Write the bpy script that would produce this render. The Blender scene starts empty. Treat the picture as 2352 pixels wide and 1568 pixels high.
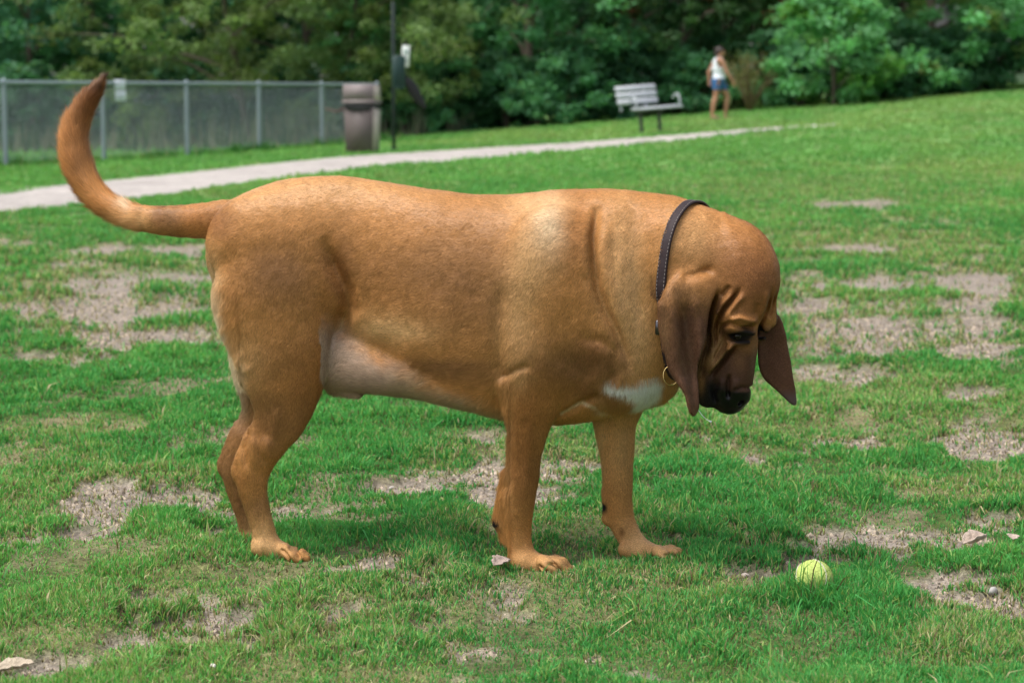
import bpy, math
import numpy as np
from mathutils import Vector
# ------------------------------------------------------------------ camera, world, sun, exposure
scene = bpy.context.scene
PITCH = math.atan((784 - 255) / 4600.0)
FPX, CAMZ = 4600.0, 0.81                       # focal length in units of a 2352 wide picture, lens height
cam_d = bpy.data.cameras.new("camera"); cam = bpy.data.objects.new("camera", cam_d)
scene.collection.objects.link(cam); scene.camera = cam
cam.location = (0, 0, CAMZ); cam.rotation_euler = (math.pi / 2 - PITCH, 0, 0)
cam_d.sensor_width = 36.0; cam_d.lens = FPX / 2352 * 36.0
cam_d.clip_start = 0.05; cam_d.clip_end = 1500
cam_d.dof.use_dof = True; cam_d.dof.focus_distance = 3.55; cam_d.dof.aperture_fstop = 70.4 / 10.5

SUN_EL, SUN_AZ = math.radians(64), math.radians(-68)   # azimuth: 0 = from behind the camera, negative = from the left; beyond 90 it stands behind the scene
world = bpy.data.worlds.new("World"); scene.world = world; world.use_nodes = True
nt = world.node_tree; bg = nt.nodes["Background"]
sky = nt.nodes.new("ShaderNodeTexSky"); sky.sky_type = 'NISHITA'; sky.sun_disc = False
sky.sun_elevation = SUN_EL; sky.sun_rotation = math.pi - SUN_AZ
sky.air_density = 1.0; sky.dust_density = 4.0; sky.ozone_density = 1.0
hsv = nt.nodes.new("ShaderNodeHueSaturation"); hsv.inputs["Saturation"].default_value = 0.45   # overcast veil
nt.links.new(sky.outputs[0], hsv.inputs["Color"]); nt.links.new(hsv.outputs[0], bg.inputs[0])
bg.inputs[1].default_value = 0.14
sd = bpy.data.lights.new("sun", 'SUN'); sd.energy = 1.8; sd.angle = math.radians(22); sd.color = (1.0, 0.96, 0.9)
sun = bpy.data.objects.new("sun", sd); scene.collection.objects.link(sun)
sdir = Vector((math.sin(SUN_AZ) * math.cos(SUN_EL), -math.cos(SUN_AZ) * math.cos(SUN_EL), math.sin(SUN_EL)))
sun.rotation_euler = sdir.to_track_quat('Z', 'Y').to_euler()
vs = scene.view_settings; vs.view_transform = 'Standard'; vs.look = 'None'; vs.exposure = 0.78; vs.gamma = 1.0
scene.cycles.max_bounces = 6; scene.cycles.diffuse_bounces = 3; scene.cycles.transmission_bounces = 3

# ------------------------------------------------------------------ helpers
rng = np.random.default_rng(7)
COL = scene.collection
SP, CP = math.sin(PITCH), math.cos(PITCH)
def U(px, py, Y):
    """point at forward distance Y seen at (px,py) of the 2352x1568 survey picture"""
    dx = (px - 1176) / FPX; dz = -(py - 784) / FPX
    t = Y / (dz * SP + CP)
    return np.array([t * dx, Y, CAMZ + t * (dz * CP - SP)])
def terrain(x, y):
    x = np.asarray(x, float); y = np.asarray(y, float)
    t = np.clip((y - 6) / 50, 0, 1); s = t * t * (3 - 2 * t)
    v = 0.42 + 0.08 * np.clip(x, -60, 60)
    v = np.log1p(np.exp(v * 6)) / 6
    return s * v
def G(px, py):
    Y = np.geomspace(2.2, 140, 6000)
    dx = (px - 1176) / FPX; dz = -(py - 784) / FPX; t = Y / (dz * SP + CP)
    X = t * dx; Z = CAMZ + t * (dz * CP - SP)
    k = np.argmax(Z < terrain(X, Y)); return np.array([X[k], Y[k], terrain(X[k], Y[k])])
def hash2(ix, iy, seed):
    n = (ix.astype(np.int64) * 374761393 + iy.astype(np.int64) * 668265263 + seed * 1442695041) & 0x7fffffff
    n = ((n ^ (n >> 13)) * 1274126177) & 0x7fffffff
    return ((n ^ (n >> 16)) & 0xffff) / 65535.0
def noise2(x, y, seed=0):
    x = np.asarray(x, float); y = np.asarray(y, float)
    ix = np.floor(x); iy = np.floor(y); fx = x - ix; fy = y - iy
    fx = fx * fx * (3 - 2 * fx); fy = fy * fy * (3 - 2 * fy)
    a = hash2(ix, iy, seed); b = hash2(ix + 1, iy, seed); c = hash2(ix, iy + 1, seed); d = hash2(ix + 1, iy + 1, seed)
    return (a * (1 - fx) + b * fx) * (1 - fy) + (c * (1 - fx) + d * fx) * fy
def fbm(x, y, seed=0, oct=4):
    s = 0; a = 0.5; t = 0
    for o in range(oct):
        s = s + a * noise2(x * 2 ** o, y * 2 ** o, seed + o * 17); t += a; a *= 0.55
    return s / t
def sstep(a, b, x):
    t = np.clip((x - a) / (b - a), 0, 1); return t * t * (3 - 2 * t)

def mesh_np(name, V, F, mat, parent=None, cols=None, smooth=False, extra=None, normals=None):
    """V (n,3), F (m,k) equal-sided faces or a list of such arrays -> ONE mesh object"""
    if not isinstance(F, list): F = [F]
    me = bpy.data.meshes.new(name)
    V = np.ascontiguousarray(V, np.float32)
    tot = np.concatenate([np.full(len(f), f.shape[1], np.int32) for f in F])
    idx = np.concatenate([np.asarray(f, np.int32).ravel() for f in F])
    me.vertices.add(len(V)); me.vertices.foreach_set("co", V.ravel())
    me.loops.add(len(idx)); me.loops.foreach_set("vertex_index", idx)
    st = np.zeros(len(tot), np.int32); st[1:] = np.cumsum(tot)[:-1]
    me.polygons.add(len(tot)); me.polygons.foreach_set("loop_start", st)
    me.update(calc_edges=True); me.validate()
    if smooth: me.polygons.foreach_set("use_smooth", np.ones(len(me.polygons), bool))
    if cols is not None:
        a = me.color_attributes.new("Col", 'FLOAT_COLOR', 'POINT')
        c = np.ones((len(V), 4), np.float32); c[:, :3] = cols; a.data.foreach_set("color", c.ravel())
    for k, v in (extra or {}).items():
        a = me.attributes.new(k, 'FLOAT', 'POINT'); a.data.foreach_set("value", np.asarray(v, np.float32))
    if normals is not None:
        me.normals_split_custom_set_from_vertices(np.asarray(normals, np.float32))
    if mat: me.materials.append(mat)
    o = bpy.data.objects.new(name, me); COL.objects.link(o)
    if parent: o.parent = parent
    return o
def tag(o, label=None, cat=None, group=None, kind=None):
    if label: o["label"] = label
    if cat: o["category"] = cat
    if group: o["group"] = group
    if kind: o["kind"] = kind
    return o
def thing(name, loc, rz, label, cat, group=None):
    o = bpy.data.objects.new(name, None); o.empty_display_size = 0.2; COL.objects.link(o)
    o.location = [float(v) for v in loc]; o.rotation_euler = (0, 0, rz)
    return tag(o, label, cat, group)

class MB:
    """collects primitive shapes into one mesh"""
    def __init__(s): s.v = []; s.f3 = []; s.f4 = []; s.n = 0
    def add(s, V, F):
        V = np.asarray(V, float); s.v.append(V)
        for f in F:
            (s.f4 if len(f) == 4 else s.f3).append([i + s.n for i in f])
        s.n += len(V)
    def box(s, c, size, R=None, bev=0.0):
        hx, hy, hz = np.array(size) / 2.0; b = min(bev, hx * .9, hy * .9, hz * .9)
        if b <= 0:
            V = [(x * hx, y * hy, z * hz) for x in (-1, 1) for y in (-1, 1) for z in (-1, 1)]
            F = [(0, 1, 3, 2), (4, 6, 7, 5), (0, 4, 5, 1), (2, 3, 7, 6), (0, 2, 6, 4), (1, 5, 7, 3)]
        else:
            V = []; F = []; ring = []
            for z, e in ((-hz, b), (-hz + b, 0), (hz - b, 0), (hz, b)):
                r = []
                for (sx, sy) in ((-1, -1), (1, -1), (1, 1), (-1, 1)):
                    pts = [(sx * (hx - e), sy * (hy - e - b)), (sx * (hx - e - b), sy * (hy - e))]
                    if (sx * sy) > 0: pts = pts
                    else: pts = pts[::-1]
                    for q in pts: r.append(len(V)); V.append((q[0], q[1], z))
                ring.append(r)
            for k in range(3):
                for i in range(8):
                    j = (i + 1) % 8; F.append((ring[k][i], ring[k][j], ring[k + 1][j], ring[k + 1][i]))
            for r, fl in ((ring[0], 1), (ring[3], 0)):
                q = r[::-1] if fl else r
                F += [(q[0], q[1], q[2], q[3]), (q[0], q[3], q[4], q[7]), (q[4], q[5], q[6], q[7])]
        V = np.array(V, float)
        if R is not None: V = V @ np.asarray(R).T
        s.add(V + np.array(c), F)
    def tube(s, pts, rad, n=8, cap=True):
        pts = np.array(pts, float); rad = np.broadcast_to(np.array(rad, float), (len(pts),))
        rings = []; prev = None; V = []
        for i, p in enumerate(pts):
            t = pts[min(i + 1, len(pts) - 1)] - pts[max(i - 1, 0)]; t /= (np.linalg.norm(t) + 1e-12)
            ref = prev if prev is not None else (np.array([0, 0, 1.]) if abs(t[2]) < .9 else np.array([1., 0, 0]))
            a = ref - t * (ref @ t); a /= (np.linalg.norm(a) + 1e-12); b = np.cross(t, a); prev = a
            ang = np.arange(n) / n * 2 * np.pi
            V.append(p + rad[i] * (np.cos(ang)[:, None] * a + np.sin(ang)[:, None] * b))
        F = []
        for i in range(len(pts) - 1):
            for j in range(n):
                k = (j + 1) % n; F.append((i * n + j, i * n + k, (i + 1) * n + k, (i + 1) * n + j))
        V = np.concatenate(V)
        if cap:
            m = len(V); V = np.vstack([V, pts[0], pts[-1]]); L = (len(pts) - 1) * n
            for j in range(n):
                k = (j + 1) % n; F.append((m, k, j)); F.append((m + 1, L + j, L + k))
        s.add(V, F)
    def build(s, name, mat, parent=None, smooth=False, cols=None):
        F = []
        if s.f4: F.append(np.array(s.f4))
        if s.f3: F.append(np.array(s.f3))
        o = mesh_np(name, np.concatenate(s.v), F, mat, parent, smooth=smooth)
        if smooth:
            try: o.data.set_sharp_from_angle(angle=math.radians(40))
            except Exception: pass
        return o

# ------------------------------------------------------------------ materials
def mat_plain(name, col, rough=0.6, metal=0.0, var=0.12, scale=20.0, bump=0.0, spec=0.5, coat=0.0):
    m = bpy.data.materials.new(name); m.use_nodes = True; n = m.node_tree; p = n.nodes["Principled BSDF"]
    p.inputs["Roughness"].default_value = rough; p.inputs["Metallic"].default_value = metal
    p.inputs["Specular IOR Level"].default_value = spec; p.inputs["Coat Weight"].default_value = coat
    tc = n.nodes.new("ShaderNodeTexCoord"); ns = n.nodes.new("ShaderNodeTexNoise"); ns.inputs["Scale"].default_value = scale
    ns.inputs["Detail"].default_value = 5
    n.links.new(tc.outputs["Object"], ns.inputs["Vector"])
    mx = n.nodes.new("ShaderNodeMix"); mx.data_type = 'RGBA'
    mx.inputs[6].default_value = [c * (1 - var) for c in col] + [1]; mx.inputs[7].default_value = [min(1, c * (1 + var)) for c in col] + [1]
    n.links.new(ns.outputs["Fac"], mx.inputs[0]); n.links.new(mx.outputs[2], p.inputs["Base Color"])
    if bump:
        b = n.nodes.new("ShaderNodeBump"); b.inputs["Strength"].default_value = bump; b.inputs["Distance"].default_value = 0.01
        n.links.new(ns.outputs["Fac"], b.inputs["Height"]); n.links.new(b.outputs[0], p.inputs["Normal"])
    return m
def mat_attr(name, rough=0.7, spec=0.3, trans=0.0, sheen=0.0, bump=None, mult=1.0):
    m = bpy.data.materials.new(name); m.use_nodes = True; n = m.node_tree; p = n.nodes["Principled BSDF"]
    a = n.nodes.new("ShaderNodeAttribute"); a.attribute_name = "Col"
    p.inputs["Roughness"].default_value = rough; p.inputs["Specular IOR Level"].default_value = spec
    p.inputs["Sheen Weight"].default_value = sheen
    n.links.new(a.outputs["Color"], p.inputs["Base Color"])
    if trans:
        t = n.nodes.new("ShaderNodeBsdfTranslucent"); g = n.nodes.new("ShaderNodeMix"); g.data_type = 'RGBA'; g.blend_type = 'MULTIPLY'
        g.inputs[0].default_value = 1; g.inputs[7].default_value = (1.12, 1.2, 0.75, 1)
        n.links.new(a.outputs["Color"], g.inputs[6]); n.links.new(g.outputs[2], t.inputs["Color"])
        mx = n.nodes.new("ShaderNodeMixShader"); mx.inputs[0].default_value = trans
        n.links.new(p.outputs[0], mx.inputs[1]); n.links.new(t.outputs[0], mx.inputs[2])
        n.links.new(mx.outputs[0], n.nodes["Material Output"].inputs["Surface"])
    if bump:
        tc = n.nodes.new("ShaderNodeTexCoord"); ns = n.nodes.new("ShaderNodeTexNoise"); ns.inputs["Scale"].default_value = bump[0]
        ns.inputs["Detail"].default_value = 4; n.links.new(tc.outputs["Object"], ns.inputs["Vector"])
        b = n.nodes.new("ShaderNodeBump"); b.inputs["Strength"].default_value = bump[1]; b.inputs["Distance"].default_value = bump[2]
        n.links.new(ns.outputs["Fac"], b.inputs["Height"]); n.links.new(b.outputs[0], p.inputs["Normal"])
    return m
# ------------------------------------------------------------------ ground
# bare soil places: (px, py, rx, ry) in the survey picture, turned into ellipses lying on the ground
SOIL_PX = [(150,705,230,20),(330,775,150,17),(60,770,120,14),(420,640,90,11),(300,1150,170,36),(640,1158,70,14),(480,1425,105,34),(560,1478,80,20),
    (60,1548,120,24),(1050,1012,60,11),(960,1112,60,12),(1130,1085,110,14),(1600,1015,80,12),(2030,775,200,38),(2260,800,170,26),(2120,655,220,17),
    (2230,1005,130,26),(1970,1005,70,14),(2040,1235,150,28),(2260,1385,90,30),(1740,1313,90,10),(870,1290,60,11),(2010,572,90,9),(1980,470,110,8),
    (2330,1010,90,30),(1900,1290,60,9),(380,575,150,7),(130,580,90,8),(1330,1060,60,12),(1860,850,60,12),(2180,700,110,14),(1480,1540,80,14),
    (170,1230,60,12),(30,1240,60,12),(2240,1255,90,16),(720,850,0,0),(1010,1480,0,0),(2300,690,90,14),(1590,1110,70,12),(1300,1500,60,8),(2120,1095,60,12),(1880,700,60,10),(120,660,200,14),(250,720,260,16),(60,830,90,12),(2080,745,260,20),(2250,640,140,14),(2000,860,90,12),(2280,900,80,12),(1700,1035,60,10),(1180,1130,60,14),(770,1165,60,10),(2330,1200,60,16),(2200,1330,90,10),(380,1370,60,12),(930,1350,40,8),(1560,1250,40,8)]
SOIL = []
for (a, b, rx, ry) in SOIL_PX:
    if rx == 0: continue
    c = G(a, b); SOIL.append((c[0], c[1], abs(G(a + rx, b)[0] - c[0]) * 1.4, 1.15 * max(0.03, (G(a, b - ry)[1] - G(a, b + ry)[1]) / 2)))
DRY_PX = [(1800,430,420,35),(2200,400,300,30),(1700,980,230,60),(2050,900,200,40),(1250,1060,220,50),(100,660,300,40),(300,1090,220,30),(1500,1330,300,25),(600,1500,260,60),
    (2250,1470,260,50),(2200,1120,150,40),(150,980,200,30),(2000,560,350,40),(850,1560,300,30),(2300,1100,100,60)]
DRY = []
for (a, b, rx, ry) in DRY_PX:
    c = G(a, b); DRY.append((c[0], c[1], abs(G(a + rx, b)[0] - c[0]), max(0.03, (G(a, b - ry)[1] - G(a, b + ry)[1]) / 2)))
def blobs(L, x, y, wob):
    m = np.zeros_like(x)
    for (cx, cy, rx, ry) in L:
        sel = (np.abs(x - cx) < rx * 2.2) & (np.abs(y - cy) < ry * 2.2)
        if sel.any():
            d = np.sqrt(((x[sel] - cx) / rx) ** 2 + ((y[sel] - cy) / ry) ** 2) + wob[sel]
            m[sel] = np.maximum(m[sel], 1 - sstep(0.55, 1.35, d))
    return m
def soil_mask(x, y):
    x = np.asarray(x, float); y = np.asarray(y, float)
    k = np.clip(6 / np.maximum(y, 1), .3, 1.6)
    w = (fbm(x * 5 * k, y * 4 * k, 3, 5) - .53) * 2.3 + (fbm(x * 30, y * 24, 4, 2) - .5) * 1.3
    m = blobs(SOIL, x, y, w)
    n = fbm(x * 2.6 + 40, y * 1.3, 21, 4) + 0.5 * (fbm(x * 14, y * 9, 5, 3) - .5)
    m = np.maximum(m, sstep(.60, .74, n) * (1 - sstep(9, 16, y)) * .9)
    return m
def thin_mask(x, y):
    x = np.asarray(x, float); y = np.asarray(y, float)
    return sstep(.47, .63, fbm(x * 3.1 + 7, y * 3.3, 201, 5)) * (1 - .7 * sstep(12, 24, y)) * (.35 + .65 * sstep(3.0, 4.2, y))
def dry_mask(x, y):
    w = (fbm(x * 4, y * 3, 33, 3) - .5) * 1.6
    m = blobs(DRY, x, y, w)
    n = fbm(x * 1.7 + 9, y * .9 + 5, 55, 4); s = soil_mask(x, y)
    return np.clip(np.maximum(np.maximum(m * .95, sstep(.50, .68, n) * .7), s * 1.2), 0, 1)
FLAT = [(-.40, 3.60, .08), (-.42, 3.74, .08), (.035, 3.47, .08), (.24, 3.57, .09)]     # trodden spots: the four feet
def micro(x, y):
    f = 1 - sstep(9, 20, y); S = soil_mask(x, y)
    cl = fbm(x * 7, y * 5, 44, 3); m2 = fbm(x * 2.6, y * 3.4, 45, 2)
    z = (fbm(x * 2.2, y * 2.2, 71, 3) - .5) * .035 + ((sstep(.34, .62, cl) - .45) * .016 + (sstep(.35, .65, m2) - .5) * .022) * (1 - S) - S * .010 + (fbm(x * 13, y * 13, 72, 2) - .5) * .008
    for (a, b, r_) in FLAT: z = z * (1 - np.exp(-((x - a) ** 2 + (y - b) ** 2) / (r_ * r_)))
    return z * f
def ground_z(x, y):
    x = np.asarray(x, float); y = np.asarray(y, float)
    return terrain(x, y) + micro(x, y)

ny, nu = 560, 520
yy = np.concatenate([np.linspace(-1.5, 2.2, 12), np.geomspace(2.3, 420, ny)])
uu = np.concatenate([-np.geomspace(3.0, .33, 30)[:-1], np.linspace(-.33, .33, nu), np.geomspace(.33, 3.0, 30)[1:]])
YY, UU = np.meshgrid(yy, uu, indexing='ij')
XX = UU * (YY + 2.2) ; 
ZZ = ground_z(XX, YY)
S = soil_mask(XX.ravel(), YY.ravel()); D = dry_mask(XX.ravel(), YY.ravel())
x1, y1 = XX.ravel(), YY.ravel()
fine = fbm(x1 * 26, y1 * 26, 91, 3)
soilc = np.array([.245, .208, .172]) * (0.75 + .5 * fine)[:, None]
n2 = fbm(x1 * .8, y1 * .45, 12, 4)
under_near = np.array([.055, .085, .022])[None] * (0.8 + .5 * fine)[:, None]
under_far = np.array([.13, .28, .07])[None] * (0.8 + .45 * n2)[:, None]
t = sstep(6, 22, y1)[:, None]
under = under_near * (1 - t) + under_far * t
TH = thin_mask(x1, y1)[:, None]; under = under * (1 - .75 * TH) + np.array([.20, .165, .105]) * (.6 + .8 * fine)[:, None] * (.75 * TH)
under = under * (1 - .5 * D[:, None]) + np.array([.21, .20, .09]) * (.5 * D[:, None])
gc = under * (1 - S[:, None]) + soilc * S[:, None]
W = len(uu); ii = (np.arange(len(yy) - 1)[:, None] * W + np.arange(W - 1)[None]).ravel()
GF = np.stack([ii, ii + 1, ii + W + 1, ii + W], 1)
ZZ2 = ZZ.ravel() - S * .006 * (1 - sstep(7, 12, y1))
gm = mat_attr("soil_and_turf", rough=.95, spec=.15, bump=(90.0, .8, .012))
def grain(m, scales, lo, hi):
    """fine mottling of a ground colour: several noises multiplied into it"""
    n = m.node_tree; p = n.nodes["Principled BSDF"]; src = p.inputs["Base Color"].links[0].from_socket; tc = n.nodes.new("ShaderNodeTexCoord")
    for sc in scales:
        ns = n.nodes.new("ShaderNodeTexNoise"); ns.inputs["Scale"].default_value = sc; ns.inputs["Detail"].default_value = 6; ns.inputs["Roughness"].default_value = .7
        n.links.new(tc.outputs["Object"], ns.inputs["Vector"]); mr = n.nodes.new("ShaderNodeMapRange"); mr.inputs[1].default_value = .3; mr.inputs[2].default_value = .7
        mr.inputs[3].default_value = lo; mr.inputs[4].default_value = hi; n.links.new(ns.outputs["Fac"], mr.inputs[0])
        mx = n.nodes.new("ShaderNodeMix"); mx.data_type = 'RGBA'; mx.blend_type = 'MULTIPLY'; mx.inputs[0].default_value = 1
        n.links.new(src, mx.inputs[6]); n.links.new(mr.outputs[0], mx.inputs[7]); src = mx.outputs[2]
    n.links.new(src, p.inputs["Base Color"])
grain(gm, (22, 90, 260), .55, 1.42)
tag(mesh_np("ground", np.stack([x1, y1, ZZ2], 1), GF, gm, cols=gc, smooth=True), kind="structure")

# ------------------------------------------------------------------ gravel path, a thin sheet following the ground
UP = [(-520,452),(-200,440),(0,430),(200,417),(400,398),(600,377),(750,362),(900,352),(1100,340),(1300,328),(1500,314),(1700,298),(1850,288),(1925,284)]
LO = [(-520,545),(-200,512),(0,490),(200,474),(350,455),(500,432),(620,416),(800,391),(900,382),(1100,366),(1300,348),(1500,330),(1700,309),(1850,293),(1935,287)]
def edge_ground(L, n, seed):
    L = np.array(L, float); s = np.linspace(0, 1, n)
    xs = L[:, 0]; px = xs[0] + (xs[-1] - xs[0]) * s; py = np.interp(px, xs, L[:, 1])
    P = np.array([G(a, b) for a, b in zip(px, py)])
    return P
eu = edge_ground(UP, 140, 1); el = edge_ground(LO, 140, 2)
def resm(P, n):
    d = np.r_[0, np.cumsum(np.linalg.norm(np.diff(P[:, :2], axis=0), axis=1))]; q = np.linspace(0, d[-1], n)
    return np.stack([np.interp(q, d, P[:, 0]), np.interp(q, d, P[:, 1])], 1)
eu = resm(eu, 700); el = resm(el, 700); nw = 26
s_ = np.linspace(0, 1, nw)[None, :, None]
jit = (fbm(np.arange(700) * .23, np.zeros(700), 4, 4) - .5) * .5; jit2 = (fbm(np.arange(700) * .27, np.ones(700) * 9, 8, 4) - .5) * .5
P2 = eu[:, None, :] * (1 - s_) + el[:, None, :] * s_
dirn = (eu - el); dirn /= np.linalg.norm(dirn, axis=1)[:, None]
P2 = P2 + dirn[:, None, :] * (jit[:, None] * (1 - s_[..., 0]) + jit2[:, None] * s_[..., 0])[..., None]
px_, py_ = P2[..., 0].ravel(), P2[..., 1].ravel()
crown = (np.sin(np.pi * np.broadcast_to(s_[..., 0], (700, nw))) ** .4).ravel()
Vp = np.stack([px_, py_, terrain(px_, py_) - .012 + .024 * crown], 1)
gr = fbm(px_ * 7, py_ * 7, 61, 4); gb = fbm(px_ * 1.2, py_ * .8, 62, 3)
pc = np.array([.39, .355, .33])[None] * (.72 + .35 * gr + .2 * gb)[:, None]
ii = (np.arange(699)[:, None] * nw + np.arange(nw - 1)[None]).ravel()
pgm = mat_attr("path_gravel", .95, .2, bump=(60., .7, .02)); grain(pgm, (1.5, 14, 50), .78, 1.2)
tag(mesh_np("path", Vp, np.stack([ii, ii + 1, ii + nw + 1, ii + nw], 1), pgm, cols=pc, smooth=True), kind="structure")
PATH_C = (eu + el) / 2; PATH_W = np.linalg.norm(eu - el, axis=1) / 2
from mathutils import kdtree
def on_path(x, y):
    r = np.zeros(len(x), bool); m = np.nonzero(y > 9)[0]
    if len(m) == 0: return r
    # the path runs monotonically in x: compare with the edges at the same x
    lo = np.interp(x[m], el[:, 0], el[:, 1], left=1e9, right=1e9); hi = np.interp(x[m], eu[:, 0], eu[:, 1], left=-1e9, right=-1e9)
    r[m] = (y[m] > lo + .7 * noise2(x[m] * 9, y[m] * 5, 88)) & (y[m] < hi - .7 * noise2(x[m] * 8, y[m] * 6, 89)); return r

# ------------------------------------------------------------------ grass
BALL = G(1868, 1362)
def blades(name, N, y0, y1_, h, w, lean, label, seed, curl=.35, xr=.40, tuft=0, keep=None):
    r = np.random.default_rng(seed)
    M = int(N * 1.8)
    # constant density in log distance keeps the turf equally thick to the eye
    y = y0 * (y1_ / y0) ** r.random(M); x = (r.random(M) * 2 - 1) * xr * y
    if tuft:
        cx = x[:: tuft][: M // tuft]; cy = y[:: tuft][: M // tuft]; k = np.repeat(np.arange(len(cx)), tuft)
        sc = (cy[k] / 5) ** .5
        x = cx[k] + r.normal(0, .016, len(k)) * sc; y = cy[k] + r.normal(0, .016, len(k)) * sc; M = len(k)
    S = soil_mask(x, y); clump = fbm(x * 7, y * 5, 44, 3)
    p = (1 - S * .96) * (0.22 + 1.1 * sstep(.34, .60, clump))
    p = p * (1 - .5 * thin_mask(x, y)) * (1 + 2 * np.exp(-((x - BALL[0]) ** 2 + (y - BALL[1]) ** 2) / .05 ** 2))
    if name == 'straw': p = np.clip(dry_mask(x, y) * 1.1, .06, 1)
    ok = (r.random(M) < p) & ~on_path(x, y)
    # lower growth exactly where feet and ball stand is left to nature; nothing removed
    x, y, clump, S = x[ok], y[ok], clump[ok], S[ok]
    x, y, clump, S = x[:N], y[:N], clump[:N], S[:N]; n = len(x)
    D = dry_mask(x, y); g = ground_z(x, y)
    scl = (y / 4.0) ** .5
    hol = fbm(x * 16, y * 11, 46, 2); hh = h * (0.45 + .9 * r.random(n) ** 1.3) * (0.35 + 1.1 * clump) * (.7 + .6 * hol) * (1 - .30 * S) * np.clip(scl, .9, 1.5)
    hh = hh * (1 + 1.9 * np.exp(-((x - BALL[0]) ** 2 + (y - BALL[1] + .02) ** 2) / .065 ** 2)) * (1 - .9 * np.exp(-(((x - BALL[0]) ** 2 + (y - BALL[1]) ** 2) / .028 ** 2) ** 2))
    ww = w * (.7 + .6 * r.random(n)) * np.maximum((y / 4.0) ** .85, .8)
    az = r.random(n) * 2 * np.pi; ln = np.abs(r.normal(0, lean, n)) + .1
    d = np.stack([np.cos(az), np.sin(az)], 1)
    fa = r.normal(0, .9, n)                       # faces mostly towards the viewer's side, as turf does
    wd = np.stack([np.cos(fa), np.sin(fa)], 1)
    base = np.stack([x, y, g - .004], 1)
    def pt(k, t):
        off = d * (hh * ln * t ** 1.6)[:, None]; zz = hh * (t - curl * ln * t ** 2.2)
        return base + np.stack([off[:, 0], off[:, 1], zz], 1)
    wv = np.stack([wd[:, 0], wd[:, 1], np.zeros(n)], 1) * ww[:, None] * .5
    b0 = pt(0, 0.0); b1 = pt(0, .55); b2 = pt(0, 1.0)
    V = np.stack([b0 - wv * .8, b0 + wv * .8, b1 + wv, b1 - wv, b2], 1).reshape(-1, 3)
    k = np.arange(n) * 5
    F4 = np.stack([k, k + 1, k + 2, k + 3], 1); F3 = np.stack([k + 3, k + 2, k + 4], 1)
    big = fbm(x * 1.1, y * .7, 99, 3)
    green = np.array([.130, .385, .082]); lush = np.array([.062, .29, .068]); yel = np.array([.27, .40, .11]); straw = np.array([.42, .36, .20]); brown = np.array([.16, .12, .06])
    mx = np.clip((big - .35) * 2.2 + r.normal(0, .22, n), 0, 1)[:, None]
    c = lush * (1 - mx) + green * mx
    q = r.random(n); fy = (q < .10 + .35 * D)[:, None]; c = np.where(fy, yel, c)
    q = r.random(n); fs = (q < (1 if name == 'straw' else .015 + .26 * D ** 1.3 + .30 * S))[:, None]; c = np.where(fs, straw * (.7 + .5 * r.random(n))[:, None], c)
    q = r.random(n); c = np.where((q < .05)[:, None], brown, c)
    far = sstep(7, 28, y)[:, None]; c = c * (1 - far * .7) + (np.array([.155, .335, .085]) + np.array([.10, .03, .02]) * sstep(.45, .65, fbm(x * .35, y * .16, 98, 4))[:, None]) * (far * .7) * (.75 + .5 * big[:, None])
    c = c * (.8 + .4 * r.random(n))[:, None]
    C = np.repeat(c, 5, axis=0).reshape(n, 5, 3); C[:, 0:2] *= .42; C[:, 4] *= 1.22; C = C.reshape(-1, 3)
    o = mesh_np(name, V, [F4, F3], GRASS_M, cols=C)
    return tag(o, label, "grass", kind="stuff")
GRASS_M = mat_attr("grass_blades", rough=.6, spec=.2, trans=.35)
q = 1.0
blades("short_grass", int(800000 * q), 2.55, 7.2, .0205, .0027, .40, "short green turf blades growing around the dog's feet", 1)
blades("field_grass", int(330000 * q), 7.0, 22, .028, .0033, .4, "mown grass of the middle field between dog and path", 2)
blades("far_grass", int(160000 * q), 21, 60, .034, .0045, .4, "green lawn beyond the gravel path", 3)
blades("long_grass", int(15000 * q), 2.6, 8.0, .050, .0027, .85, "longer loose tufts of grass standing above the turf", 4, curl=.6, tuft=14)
blades("straw", int(17000 * q), 2.6, 9.0, .026, .0020, 1.6, "pale dry grass blades lying between the green ones", 5, curl=.55)
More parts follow.
